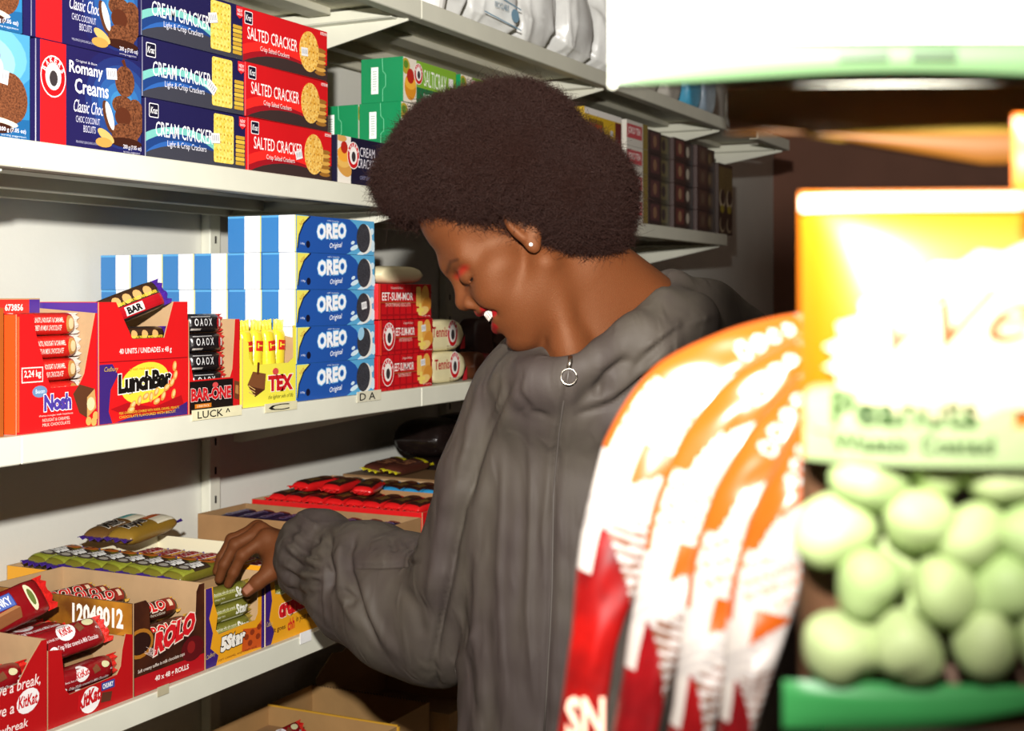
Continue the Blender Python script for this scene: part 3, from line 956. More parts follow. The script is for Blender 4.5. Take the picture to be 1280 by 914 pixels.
# ------------------------------------------------------------------ open display cartons
T_ = .0016
PANELS = {}
def tray(name, label, x0, x1, d, h, z, outm, front_pts, art=None, left_art=None, back_h=None, side_h=None, inm=None, group=None, y0=None, front_h=None, fill=None):
    y0 = YF if y0 is None else y0
    inm = inm or CARD
    w = x1 - x0 - .002
    e = empty(name, ((x0 + x1) / 2, y0, z))
    tag(e, label, 'carton', group)
    side_h = side_h or (h, h); back_h = back_h or h
    fp = front_pts if front_pts else [(0, 0), (1, 0), (1, 1), (0, 1)]
    f = link('front_panel', prism([(a * w, b * h) for a, b in fp], T_, outm, inm), e); f.location = (-w / 2, 0, 0)
    sp = [(0, 0), (d - 2 * T_, 0), (d - 2 * T_, side_h[0]), (0, side_h[1])]
    l = link('side_panel', prism(sp, T_, outm, inm), e); l.rotation_euler.z = R(-90); l.location = (-w / 2, d - T_, 0)
    sp2 = [(0, 0), (d - 2 * T_, 0), (d - 2 * T_, side_h[1]), (0, side_h[0])]
    r = link('side_panel', prism(sp2, T_, outm, inm), e); r.rotation_euler.z = R(90); r.location = (w / 2, T_, 0)
    b = link('back_panel', prism([(0, 0), (w, 0), (w, back_h), (0, back_h)], T_, outm, inm), e); b.rotation_euler.z = R(180); b.location = (w / 2, d, 0)
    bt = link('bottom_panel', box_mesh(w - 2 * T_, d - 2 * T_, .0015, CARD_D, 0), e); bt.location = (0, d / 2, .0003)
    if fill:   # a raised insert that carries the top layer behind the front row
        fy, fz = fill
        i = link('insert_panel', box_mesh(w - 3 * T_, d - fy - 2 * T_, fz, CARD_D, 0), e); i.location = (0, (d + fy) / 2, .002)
    if art:
        link('front_print', art.build(lambda u, v, q: (u * w, -q, v * h), 'front_print'), f)
    if left_art:
        link('side_print', left_art.build(lambda u, v, q: (u * (d - 2 * T_), -q, v * side_h[0]), 'side_print'), l)
    e['w'] = w
    PANELS[e.name] = (f, l, r, b)
    return e

# --- middle shelf
REDM, ORM = mat('d3191c', .35, noise=.04, nscale=12), mat('e2471c', .38)
REDK = mat('b21317', .35, noise=.05, nscale=12)
o = carton('chocolate_carton', .12, .20, .152, 'a8541e'); put(o, 1.175 - .0605, YF + .10, Z2); tag(o, 'orange-brown carton cut by the frame edge', 'carton')
p = Print(.136, .144)
p.rect(.0, .02, .03, .98, 'e85a2a')
p.rect(.055, .425, .31, .555, 'f0d8d0'); p.rect(.065, .435, .30, .545, 'c8181b'); p.text('2,24 kg', .085, .455, .285, .53, 'f6e4dc', bold=.02)
p.ell(.27, .345, .085, .05, '6a8ab0', 14); p.text('Beacon', .22, .33, .33, .365, 'e6eef6')
p.text('Nosh', .32, .17, .66, .315, '4a3a9a', bold=.05, outline='f4eef0', ow=.04)
p.text('chewy nougat with hazelnuts', .26, .125, .68, .145, 'f0d8d0'); p.text('NOUGAT & CARAMEL', .30, .085, .64, .112, 'f0c8bc', bold=.01); p.text('MILK CHOCOLATE', .30, .045, .64, .072, 'f0c8bc', bold=.01)
p.poly([(.68, .30), (.76, .38), (.96, .33), (.98, .16), (.86, .08), (.76, .13)], '5a3420'); p.poly([(.86, .08), (.98, .16), (.96, .33), (.86, .26)], 'c89a5c'); p.ell(.91, .2, .05, .06, 'e8cfa0', 12)
for x, y in ((.88, .05), (.95, .04), (.97, .09)): p.ell(x, y, .035, .04, 'd9a85a', 10)
nosh = tray('chocolate_carton', 'red carton of nougat bars with purple lettering and slanted cut front', P(20, 540, YF).x, P(122, 540, YF).x, .10, .144, Z2, REDM,
     [(0, 0), (1, 0), (1, 1), (.975, 1), (.83, .47), (.76, .37), (.41, .37), (.37, .45), (.22, .86), (.20, 1), (0, 1)], p, back_h=.163, side_h=(.144, .150), group='open chocolate cartons on the middle shelf')
lp = Print(.10, .144); lp.rect(0, 0, 1, 1, 'e8521c')
link('side_print', lp.build(lambda u, v, q: (u * .0968, -q, v * .144), 'side_print'), PANELS[nosh.name][1])
bp = Print(.136, .163); bp.rect(0, .55, .86, .99, 'd92a1e'); bp.rect(.86, .55, 1, .99, '4a2a86'); bp.text('673856', .55, .90, .78, .955, 'f6e4dc', bold=.03)
link('number_print', bp.build(lambda u, v, q: ((u - .5) * .132, .0975 - q, v * .163), 'number_print'), nosh)
xm = (P(20, 540, YF).x + P(122, 540, YF).x) / 2 + .008
stack('nosh', 5, xm - .008, YF + .022, Z2 + .002, ['orange-red nougat bar in the purple-lettered carton, %s' % q for q in ('lowest', 'second from the bottom', 'third from the bottom', 'fourth from the bottom', 'topmost')], 'nougat bars')
# lunch bar
p = Print(.172, .158)
p.rect(0, .505, 1, .512, '7a0c14')
p.poly([(0, 0), (.14, 0), (.10, .10), (.12, .28), (.20, .40), (.14, .49), (0, .49)], '3a2270')
p.poly([(.14, 0), (1, 0), (1, .12), (.8, .05), (.5, .07), (.3, .03)], '3a2270')
p.ell(.50, .315, .30, .17, 'efd23c', 28, rot=8)
p.poly([(.12, .12), (.30, .16), (.6, .10), (.92, .18), (.95, .10), (.7, .04), (.3, .05)], 'a81018')
p.text('great nut taste', .32, .42, .60, .445, 'c8761c')
p.text('LunchBar', .20, .235, .80, .40, '16120f', bold=.06, slope=.03, outline='f6efe6', ow=.04)
for i, (x, y, a) in enumerate(((.36, .14, 40), (.43, .17, 70), (.50, .20, 30), (.56, .19, 80), (.62, .23, 50), (.70, .19, 60), (.74, .26, 30), (.82, .20, 70), (.80, .30, 50), (.84, .36, 70), (.83, .44, 80), (.62, .15, 20), (.33, .10, 10))):
    p.ell(x, y, .045, .026, 'd99a4a', 12, rot=a); p.ell(x + .004, y + .004, .028, .014, 'f0c888', 10, rot=a)
p.text('MILK CHOCOLATE COVERED WITH WAFER, CARAMEL, PEANUTS', .20, .065, .88, .09, 'f0c23c'); p.text('CHOCOLATE FLAVOURED WITH BISCUIT', .20, .035, .84, .058, 'f0c23c')
p.text('Cadbury', .04, .42, .19, .47, 'c8a85a', shear=.4)
p.text('40 UNITS / UNIDADES x 48 g', .20, .555, .79, .615, 'f6e0dc', bold=.02)
lp = Print(.16, .158); lp.rect(0, 0, 1, 1, '45298a'); lp.rect(.4, .42, .6, .5, 'd8d4e0')
x0, x1 = P(123, 535, YF).x, P(235, 535, YF).x
tray('chocolate_carton', 'red and purple peanut bar carton with yellow oval and trapezoid cut', x0, x1, .16, .158, Z2, REDM,
     [(0, 0), (1, 0), (1, 1), (.83, 1), (.72, .69), (.36, .69), (.18, 1), (0, 1)], p, lp, side_h=(.158, .158), group='open chocolate cartons on the middle shelf', fill=(.07, .10))
stack('lunchw', 4, (x0 + x1) / 2, YF + .024, Z2 + .002, ['dark and yellow peanut bar inside the trapezoid cut, %s layer' % q for q in ('lowest', 'second', 'third', 'fourth')], 'peanut bars')
put_bar('lunch', ((x0 + x1) / 2 + .006, YF + .034, Z2 + .142), (62, -15, 0), 'peanut bar with purple tip sticking up out of the carton', 'peanut bars')
put_bar('lunch', ((x0 + x1) / 2 - .004, YF + .115, Z2 + .1025), (0, 0, 6), 'peanut bar lying flat at the back of the carton', 'peanut bars')
# bar one
p = Print(.115, .132)
p.rect(0, 0, .86, .345, '17100f'); p.poly([(.86, 0), (1, 0), (1, .99), (.90, .99), (.86, .5)], 'c8181c')
p.text('BAR-ONE', .03, .13, .82, .27, 'c41c22', bold=.05, outline='eedad4', ow=.03); p.ell(.50, .29, .05, .03, 'd04a4a', 12)
p.rect(.10, .055, .42, .10, 'd0781c'); p.text('5 BAR PACK', .14, .065, .38, .09, 'f4e4c0')
p.poly([(.88, .12), (.98, .10), (.99, .30), (.88, .32)], '6a3a22'); p.poly([(.90, .18), (.97, .16), (.97, .26), (.91, .27)], 'b07a44')
x0, x1 = P(236, 520, YF).x, P(300, 515, YF).x
tray('chocolate_carton', 'black and red caramel bar carton with low cut front', x0, x1, .11, .132, Z2, REDM,
     [(0, 0), (1, 0), (1, 1), (.91, 1), (.85, .45), (.80, .36), (.08, .36), (.04, .5), (0, .6)], p, side_h=(.132, .132), group='open chocolate cartons on the middle shelf')
stack('barone', 5, (x0 + x1) / 2, YF + .022, Z2 + .002, ['black caramel bar with white symbols, %s in its carton' % q for q in ('lowest', 'second', 'third', 'fourth', 'topmost')], 'black caramel bars')
# tex
p = Print(.143, .12)
p.poly([(.08, .28), (.18, .44), (.42, .40), (.40, .20), (.22, .12)], '7a4a2a'); p.poly([(.08, .28), (.22, .24), (.40, .20), (.22, .12)], '4a2616')
for i in range(3): p.band([(.10, .27 - i * .04), (.22, .21 - i * .035)], .012, 'd9b06a')
p.band([(.28, .55), (.27, .40)], .05, '5a2e18')
p.text('TEX', .46, .17, .94, .37, 'c41a22', bold=.06, outline='f6efdc', ow=.04); p.ell(.60, .42, .07, .045, 'd04a4a', 12)
p.text('the lighter side of life', .46, .06, .94, .125, '3a3a1c', shear=.4)
x0, x1 = P(303, 510, YF).x, P(370, 500, YF).x
tray('chocolate_carton', 'bright yellow wafer carton with red lettering', x0, x1, .12, .12, Z2, mat('eae24a', .38),
     [(0, 0), (1, 0), (1, 1), (.95, 1), (.95, .58), (.85, .52), (.18, .52), (.12, .60), (.10, .80), (0, .86)], p, side_h=(.10, .122), back_h=.124, group='open chocolate cartons on the middle shelf', fill=(.045, .05))
for k in range(4):
    put_bar('tex', (x0 + .030 + k * .0285, YF + .018 + .004 * (k % 2), Z2 + .062), (90, -90 + (4 if k % 2 else -5), 0), 'yellow wafer bar standing in the yellow carton, %s from the dark wafer picture' % ['first', 'second', 'third', 'fourth'][k], 'yellow wafer bars')

# --- bottom shelf
G3 = 'open chocolate cartons on the lowest shelf'
p = Print(.15, .112)
p.text('Have a break,', .38, .52, .93, .66, 'f4e2de', bold=.01, shear=.15); p.text('have a', .38, .32, .66, .44, 'f4e2de', bold=.01, shear=.15)
p.ell(.80, .40, .16, .13, 'f2eeee', 14, rot=15); p.text('KitKat', .70, .34, .90, .47, 'c4141c', bold=.03, shear=.15)
p.text('Anybreak', .42, .10, .80, .22, 'f4e2de', bold=.01, shear=.15)
KX = [1.088, 1.243, 1.395, P(256, 830, YF).x, P(331, 800, YF).x, P(398, 790, YF).x + .002]
tray('wafer_carton', 'nearest red wafer carton with torn slanted cut, at the frame edge', KX[0], KX[1], .25, .112, Z3, REDK,
     [(0, 0), (1, 0), (1, 1), (.94, 1), (.80, .80), (.70, .62), (.10, .52), (.05, 1), (0, 1)], p, group=G3, fill=(.06, .06), back_h=.112)
stack('kitkatw', 3, (KX[0] + KX[1]) / 2, YF + .023, Z3 + .002, ['red wafer bar in the nearest torn carton, %s in front' % q for q in ('lowest', 'middle', 'upper')], 'red wafer bars')
for k in range(4):
    put_bar('kitkat', ((KX[0] + KX[1]) / 2 + .001 * (k % 2), YF + .085 + k * .044, Z3 + .064), (10, 0, random.uniform(-3, 3)), 'red wafer bar lying in the nearest torn carton, %s row' % ['first', 'second', 'third', 'fourth'][k], 'red wafer bars')
p = Print(.15, .095)
p.ell(.48, .19, .19, .17, 'f2eeee', 18, rot=18); p.text('KitKat', .33, .10, .60, .30, 'c4141c', bold=.05, shear=.15, slope=.05)
p.rect(.61, .25, .77, .36, '2f3f8c'); p.text('CHUNKY', .625, .27, .755, .34, 'f4f6fb', bold=.03)
p.poly([(.60, .10), (.72, .08), (.74, .20), (.62, .23)], '5a3020')
tray('wafer_carton', 'red wafer carton heaped with red bars, beside the brown toffee carton', KX[1], KX[2], .26, .095, Z3, REDK,
     [(0, 0), (1, 0), (1, .88), (.91, .92), (.87, .72), (.85, .50), (.80, .40), (.24, .36), (.19, .45), (.15, .98), (0, 1.02)], p, group=G3, fill=(.065, .048), side_h=(.080, .080), back_h=.10)
cx = (KX[1] + KX[2]) / 2
stack('kitkatw', 2, cx, YF + .024, Z3 + .002, ['red wafer bar showing in the cut front of the heaped carton, %s' % q for q in ('lowest', 'second up')], 'red wafer bars')
put_bar('kitkat', (cx, YF + .040, Z3 + .078), (52, -1, 0), 'red wafer bar leaning out over the cut front of the heaped carton', 'red wafer bars')
for k in range(5):
    put_bar('kitkat', (cx - .001 + .001 * (k % 3), YF + .088 + k * .041, Z3 + .0525), (0, 0, random.uniform(-4, 4)), 'red wafer bar on the heap, row %s behind the cut front' % ['one', 'two', 'three', 'four', 'five'][k], 'red wafer bars')
for k in range(2):
    put_bar('kitkat', (cx - .003 + .003 * k, YF + .100 + k * .046, Z3 + .0755), (3, 0, 1 - 2 * k), ['red wafer bar lying on top of the heap in front', 'red wafer bar lying on top of the heap behind'][k], 'red wafer bars')
put_bar('chunky', (1.262, YF + .100, Z3 + .116), (58, -7, 3), 'big red wafer bar with blue badge leaning on the heap', 'red wafer bars')
# rolo
BRN = mat('2c1510', .35, c2='4a2414', nscale=25)
GOLD = mat('6a3c12', .35, c2='b57a22', nscale=14)
p = Print(.148, .124)
p.ell(.08, .55, .22, .16, 'a86c22', 20); p.ell(.08, .55, .18, .12, '2c1510', 20)
p.rect(0, 0, 1, .20, 'b3131c'); p.ell(.82, .30, .20, .14, '5a1014', 18); p.ell(.80, .32, .07, .07, '8a1c1c', 14)
p.text('ROLO', .26, .36, .86, .60, 'cf1a22', bold=.07, shear=.2, slope=.13, outline='f2dccc', ow=.05)
p.text('Nestle', .18, .34, .25, .52, 'e8d0c8', rot=60)
p.text('Soft creamy toffee in milk chocolate cups', .05, .225, .70, .275, 'efe0d4', bold=.005, slope=.02)
p.text('40 x 48 g ROLLS', .28, .07, .76, .145, 'f4e6e0', bold=.03)
lp = Print(.27, .124)
lp.rect(0, 0, 1, 1, GOLD); lp.ell(.8, .4, .5, .2, '5a3210', 18); lp.ell(.3, .5, .5, .3, '7a4a16', 18); lp.ell(.95, .55, .16, .14, 'b57a22', 16); lp.ell(.95, .55, .12, .10, '2c1510', 16)
lp.text('12048012', .60, .71, .94, .93, 'f6f2ea', bold=.04)
lp.text('ROLO', .03, .3, .3, .7, 'cf1a22', bold=.07, shear=.2, outline='f2dccc', ow=.05)
tray('toffee_carton', 'dark brown toffee roll carton with red slanted lettering', KX[2], KX[3], .268, .124, Z3, BRN,
     [(0, 0), (1, 0), (1, 1), (.92, 1), (.88, .93), (.87, .70), (.82, .62), (.26, .62), (.22, .68), (.21, .94), (.16, 1), (0, 1)], p, lp, group=G3, fill=(.06, .058))
cx = (KX[2] + KX[3]) / 2
stack('rolo', 3, cx, YF + .018, Z3 + .002, ['gold and red toffee roll behind the brown carton front, %s' % q for q in ('lowest', 'middle', 'uppermost')], 'toffee rolls', tilt=70)
put_bar('rolo', (cx + .001, YF + .046, Z3 + .078), (50, 0, 0), 'toffee roll just behind the brown carton\'s cut-out', 'toffee rolls')
for k in range(6):
    put_bar('rolo', (cx + .004 * (k % 2), YF + .078 + k * .029, Z3 + .0605), (55, 0, 0), 'toffee roll lying in the brown carton, row %s from the front' % ['one', 'two', 'three', 'four', 'five', 'six'][k], 'toffee rolls')
for k in range(3):
    put_bar('rolo', (cx - .002 + .002 * k, YF + .136 + k * .032, Z3 + .084), (50, 0, 2 - 2 * k), 'toffee roll on the upper layer of the brown carton, %s' % ['front one', 'middle one', 'back one'][k], 'toffee rolls')
# 5 star
YO = mat('e3a01e', .38)
p = Print(.137, .115)
p.poly([(0, 0), (.17, 0), (.21, .12), (.08, .24), (.12, .42), (.06, .62), (.12, .80), (.10, 1), (0, 1)], '3a2072')
p.poly([(.60, .05), (1, .02), (1, .42), (.85, .30), (.62, .34)], 'c8541c')
p.poly([(.94, 0), (1, 0), (1, .99), (.95, .99)], '3a2072')
for x, y in ((.68, .22), (.78, .26), (.88, .18), (.74, .13), (.9, .3)): p.ell(x, y, .05, .04, '8a3416', 8)
p.text('5Star', .24, .14, .66, .33, 'f4f0e6', bold=.07, shear=.1, slope=.03, outline='2a1a14', ow=.05)
p.text('Cadbury', .01, .10, .16, .17, 'd8b86a', shear=.4, slope=.03)
p.text('SOFT CARAMEL AND CRISPY RICE', .20, .04, .85, .065, '6a2a10')
tray('caramel_carton', 'yellow and purple caramel bar carton under the fingertips', KX[3], KX[4], .385, .115, Z3, YO,
     [(0, 0), (1, 0), (1, 1), (.93, 1), (.89, .85), (.88, .48), (.83, .40), (.66, .40), (.22, .38), (.17, .45), (.20, .62), (.14, .80), (.12, 1), (0, 1)], p, group=G3, fill=(.055, .106), inm=CARD)
cx = (KX[3] + KX[4]) / 2
stack('starside', 4, cx, YF + .0215, Z3 + .002, ['olive caramel bar in the window of the yellow and purple carton, %s' % q for q in ('lowest', 'second up', 'third up', 'topmost')], 'olive caramel bars', jx=.001)
for k in range(8):
    put_bar('star', (cx - .001 + .002 * (k % 2), YF + .078 + k * .0385, Z3 + .109), (8, 0, random.uniform(-3, 3)), 'caramel bar with white slanted lettering, row %s behind the fingers' % ['one', 'two', 'three', 'four', 'five', 'six', 'seven', 'eight'][k], 'slanted-lettered caramel bars')
# crunchie
p = Print(.139, .12)
p.poly([(0, 0), (.10, 0), (.16, .15), (.07, .32), (.12, .55), (.08, .8), (.10, 1), (0, 1)], '3a2072')
p.text('crunchie', .24, .28, .90, .52, 'cf1a22', bold=.08, slope=.04, outline='f4d8c0', ow=.04)
p.text('It goes', .14, .12, .36, .20, '3a1c10', bold=.01); p.text('chh', .40, .09, .53, .24, 'cf1a22', bold=.03, slope=.01); p.text('in your mouth!', .56, .15, .95, .25, '3a1c10', bold=.01)
p.text('Cadbury', .02, .22, .13, .30, 'd8b86a', shear=.4)
LINER = mat('e6dfc0', .6)
tray('honeycomb_carton', 'orange-yellow honeycomb bar carton with cream liner, under the sleeve', KX[4], KX[5], .33, .122, Z3, YO,
     [(0, 0), (1, 0), (1, 1), (.9, 1), (.82, .74), (.66, .64), (.30, .58), (.18, .62), (.14, 1), (0, 1)], p, inm=LINER, group=G3, fill=(.05, .086))
cx = (KX[4] + KX[5]) / 2
stack('starside', 3, cx, YF + .0215, Z3 + .002, ['dark bar end behind the orange carton front, %s' % q for q in ('lowest', 'middle', 'upper')], 'bars inside the orange carton', jx=.001)
for k in range(7):
    put_bar('crunchie', (cx - .001 + .002 * (k % 2), YF + .072 + k * .0375, Z3 + .0885), (6, 0, random.uniform(-3, 3)), 'gold honeycomb bar with red lettering, row %s beside the hand' % ['one', 'two', 'three', 'four', 'five', 'six', 'seven'][k], 'gold honeycomb bars')
# two slabs lying across the caramel bars
a = PXp(190, 672, 1.66)
put_bar('topa', (1.735, YF + .335, Z3 + .134), (3, -3, 8), 'brown slab with teal label lying across the caramel bars by the wall', 'slabs across the cartons')
put_bar('topb', (1.735, YF + .282, Z3 + .134), (3, -3, 8), 'gold-brown slab with orange label and cream end', 'slabs across the cartons')
# low cream tray and brown cartons further along
tray('card_tray', 'low cream tray at the sleeve, beside the orange carton', KX[5] + .002, 2.006, .40, .042, Z3, LINER, None, inm=LINER)
BROWN = mat('a47c50', .8, noise=.12, nscale=14)
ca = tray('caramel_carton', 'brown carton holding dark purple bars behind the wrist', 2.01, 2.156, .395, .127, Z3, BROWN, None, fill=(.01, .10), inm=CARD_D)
for k in range(9):
    put_bar('purple', (2.081 + .004 * (k % 2), YF + .035 + k * .0400, Z3 + .103), (8, 0, random.uniform(-3, 3)), 'dark purple caramel bar in the brown carton, row %s' % ['one', 'two', 'three', 'four', 'five', 'six', 'seven', 'eight', 'nine'][k], 'dark purple caramel bars')
tray('wafer_carton', 'red carton with red and dark bars beside the torso', 2.16, 2.305, .385, .135, Z3, REDM, None, fill=(.01, .122), inm=CARD)
for k in range(8):
    put_bar('redbar', (2.231 + .004 * (k % 2), YF + .035 + k * .0435, Z3 + .1245), (4, 0, random.uniform(-3, 3)), 'red wafer bar with dark picture beside the torso, row %s' % ['one', 'two', 'three', 'four', 'five', 'six', 'seven', 'eight'][k], 'red bars beside the torso')
for k in range(3):
    put_bar('redbar', (2.245, YF + .17 + k * .06, Z3 + .149), (4, 0, 20 - 12 * k), 'red wafer bar lying on top of the others beside the torso, %s' % ['front', 'middle', 'back'][k], 'red bars beside the torso')
tray('wafer_carton', 'carton with blue wrapped bars by the wall', 2.309, 2.452, .39, .147, Z3, BROWN, None, fill=(.01, .126), inm=CARD)
for k in range(8):
    put_bar('bluebar', (2.379 + .003 * (k % 2), YF + .04 + k * .0435, Z3 + .129), (6, 0, random.uniform(-3, 3)), 'blue wrapped wafer bar by the wall, row %s' % ['one', 'two', 'three', 'four', 'five', 'six', 'seven', 'eight'][k], 'blue wafer bars')
def yend_art(p):
    p.poly([(.78, .06), (1, .06), (1, .94), (.80, .94)], 'e6d820'); p.text('Cara', .2, .2, .6, .8, 'a06a4a', bold=.03)
bar('brown', 'caramel_bar', .15, .045, .024, foil('4a241a', .35), foil('e6d820', .3), yend_art)
o = carton('brown_carton', .14, .36, .15, '8a6a48'); put(o, 2.53, YF + .19, Z3); tag(o, 'closed brown carton beneath two brown bars with yellow ends', 'carton')
for k in range(2):
    put_bar('brown', (2.53, YF + .25 + k * .05, Z3 + .152), (10, 0, 4), ['brown bar with yellow end lying beside the black packs, nearer one', 'brown bar with yellow end lying beside the black packs, nearer the wall'][k], 'brown bars with yellow ends')
# black wrapped packs
BLK = mat('1c1412', .22, noise=.3, nscale=30, bump=.8, bscale=60)
for k in range(3):
    for c in range(2):
        o = link('wrapped_pack', pillow(.15, .12, .085, BLK, 3.2)); put(o, 2.70 + c * .152, YF + .29, Z3 + k * .0845, 3)
        tag(o, '%s black glossy pack in the %s stack beside the torso' % (['bottom', 'middle', 'top'][k], ['nearer', 'farther'][c]), 'pack', 'black glossy packs')
# ------------------------------------------------------------------ jars at the far end of the middle shelf
def lathe(prof, m, n=16, name='lathe'):
    vs, fs = [], []
    for r, z in prof:
        for j in range(n):
            a = 2 * math.pi * j / n
            vs.append((r * math.cos(a), r * math.sin(a), z))
    for i in range(len(prof) - 1):
        for j in range(n):
            fs.append((i * n + j, i * n + (j + 1) % n, (i + 1) * n + (j + 1) % n, (i + 1) * n + j))
    fs.append(tuple(range(n - 1, -1, -1))); fs.append(tuple((len(prof) - 1) * n + j for j in range(n)))
    return mesh(name, vs, fs, m, smooth=False)
jc = [('5a2a1c', 'd8a82a', 'brown jar with amber label beside the hood'), ('3a3428', 'c8b83a', 'jar with olive label beside the hood'), ('4a3020', 'e4d8a0', 'jar with pale label beside the hood'),
      ('3a2018', '6a4a3a', 'dark jar behind the shoulder seam'), ('402a20', '7a5a40', 'dark jar farther along behind the shoulder'), ('3a221a', '5a3a2a', 'dark jar at the end of the jar row'), ('4a2a1c', '8a5a3a', 'brown jar nearest the neck')]
jx = [3.46, 3.55, 3.65, 3.75, 3.85, 3.94, 3.37]
for (c1, c2, lab), x in zip(jc, jx):
    o = link('jar', lathe([(.036, 0), (.038, .004), (.038, .15), (.030, .175), (.028, .18)], mat(c1, .25, noise=.1), name='jar'))
    put(o, x, YF + .05, Z2); tag(o, lab, 'jar', 'jars on the middle shelf')
    l = link('lid', lathe([(.031, .178), (.032, .18), (.032, .205), (.030, .207)], mat('b8a23a' if c2 != '6a4a3a' else '4a3a30', .4), name='lid'), o)
    b = link('label', lathe([(.0382, .04), (.0386, .041), (.0386, .125), (.0382, .126)], mat(c2, .5), name='label'), o)
o = link('paper_bag', pillow(.10, .06, .19, mat('d8d4cc', .5), 4)); put(o, 3.27, YF + .05, Z2); tag(o, 'white packet tip peeking above the hood', 'packet')

# ------------------------------------------------------------------ top shelf: clear bags of white foam cups, brown box, coloured packs
BAGM = mat('dedfdc', .3, noise=.05, nscale=25, bump=1.0, bscale=16)
def crumpled(w, d, h, m, seed, taper=.8):
    rnd = np.random.default_rng(seed)
    bm = bmesh.new()
    bmesh.ops.create_icosphere(bm, subdivisions=5, radius=1)
    ph = rnd.uniform(0, 6.28, (6, 3)); fr = rnd.uniform(2, 7, (6, 3))
    for v in bm.verts:
        c = np.array(v.co)
        q = np.sign(c) * np.abs(c) ** .55
        disp = sum(math.sin(fr[i] @ c + ph[i, 0]) for i in range(6)) * .022
        crease = abs(math.sin(3.1 * c[0] + 2 * c[2] + ph[0, 1])) ** .3 * .06 + abs(math.sin(5.3 * c[2] - 3 * c[1] + ph[1, 1])) ** .35 * .05 + abs(math.sin(9 * c[0] + 1.5 * c[2] + ph[2, 1])) ** .4 * .03
        q = q * (1 + disp - crease)
        t = 1 - (1 - taper) * max(0, q[2])
        v.co = Vector((q[0] * w / 2 * t, q[1] * d / 2 * t, max(0, q[2] * h / 2 + h / 2)))
    me = bpy.data.meshes.new('bag')
    bm.to_mesh(me); bm.free()
    me.materials.append(m)
    me.polygons.foreach_set('use_smooth', [True] * len(me.polygons))
    return me
o = carton('brown_carton', .10, .2, .20, '7a4a38'); put(o, 2.16, D + .16, Z0, 3); tag(o, 'dark brown carton on the top shelf beside the foam cups', 'carton')
CUP = mat('eeeeea', .5)
bag_x = [2.385, 2.565, 2.77, 2.99, 3.20]
labs = ['clear bag of stacked white foam cups, nearest the brown carton', 'crumpled clear bag with blue printing on the top shelf', 'white plastic bag with creases, third along the top shelf', 'tall creased white bag next to the shelf joint', 'white bag just beyond the shelf joint']
for k, x in enumerate(bag_x):
    o = link('plastic_bag', crumpled(.195 if k else .14, .26, .30 - .01 * k, BAGM, 10 + k, .9)); put(o, x, D + .16, Z0, 4 * (k - 2)); tag(o, labs[k], 'plastic bag', 'white bags on the top shelf')
    if k == 1:
        p = Print(.15, .24, clip=False)
        BLU = '7fa4bc'
        for a, b, c, d_ in ((.05, .56, .5, .575), (.05, .97, .5, .985)): p.rect(a, b, c, d_, BLU)
        for i in range(9): p.rect(.07 + i * .05, .60, .085 + i * .05, .95, BLU)
        p.band([(-.15, .10), (.85, .04)], .012, BLU); p.band([(-.15, .30), (.85, .22)], .012, BLU)
        p.text('RECYCLABLE', .12, .17, .5, .22, BLU); p.ell(.68, .15, .07, .06, BLU, 12)
        link('bag_print', p.build(lambda u, v, l: ((u - .5) * .15, -.128 - l, .02 + v * .24), 'bag_print'), o)
# rims of the foam cups
for i in range(7):
    o = link('foam_cup', lathe([(.030, 0), (.040, .05), (.0415, .052), (.0415, .056), (.039, .056), (.0375, .05), (.0282, .004)], CUP, 20, 'cup'))
    put(o, 2.262, D + .06, Z0 + i * .0195); tag(o, 'white foam cup in the short stack by the bag, %s from the shelf' % ['first', 'second', 'third', 'fourth', 'fifth', 'sixth', 'seventh'][i], 'cup', 'stacked foam cups')
for k, (x, hc, lab) in enumerate(((3.42, 'c8c4b8', 'pale packet on the top shelf before the blue one'), (3.60, 'b8b4aa', 'grey packet next to the blue one on the top shelf'), (3.78, '4aa0c4', 'sky-blue packet on the top shelf'), (3.92, '8a9aa8', 'grey-blue packet beside the sky-blue one'))):
    o = link('packet', pillow(.12, .08, .13 + .01 * k, mat(hc, .4, noise=.15, nscale=30), 4)); put(o, x, D + .07, Z0); tag(o, lab, 'packet', 'packets at the end of the top shelf')
for k, (x, hc, lab) in enumerate(((4.08, 'd0ccc0', 'white packet on the short end shelf'), (4.19, '8a6a5a', 'brown foil packet on the short end shelf'), (4.29, '7a6a60', 'grey foil packet at the tip of the end shelf'))):
    o = link('packet', crumpled(.10, .10, .16, mat(hc, .3, noise=.4, nscale=40, bump=.8, bscale=60), 40 + k)); put(o, x, 1.22, Z0 - .03); tag(o, lab, 'packet', 'packets on the short end shelf')

# ------------------------------------------------------------------ brown cartons on the lowest shelf
BRC = mat('a5804f', .85, noise=.08, nscale=10, bump=.2, bscale=80)
def opencarton(label, x0, x1, y0, d, top, rim=None, fill=None):
    h = top - Z4
    e = tray('brown_carton', label, x0, x1, d, h, Z4, BRC, None, inm=BRC, y0=y0, fill=fill, group='open brown cartons on the lowest shelf')
    w = e['w']
    if rim:
        r = link('yellow_rim', box_mesh(.003, d, .003, mat(rim, .6), 0), e); r.location = (w / 2 - .001, d / 2, h)
        r = link('yellow_edge', box_mesh(.004, .006, h, mat(rim, .6), 0), e); r.location = (w / 2 - .001, -.001, 0)
    else:
        vs, fs = [], []      # corrugated top edge of the far panel
        n = 80
        for i in range(n + 1):
            a = i / n * d
            zz = .0016 * (1 if i % 2 else -1)
            vs += [(w / 2 - .0035, a, h + zz), (w / 2 + .0005, a, h + zz)]
            if i: fs.append((2 * i - 2, 2 * i - 1, 2 * i + 1, 2 * i))
        link('corrugated_edge', mesh('corrugated_edge', vs, fs, mat('4a3626', .9)), e)
    return e
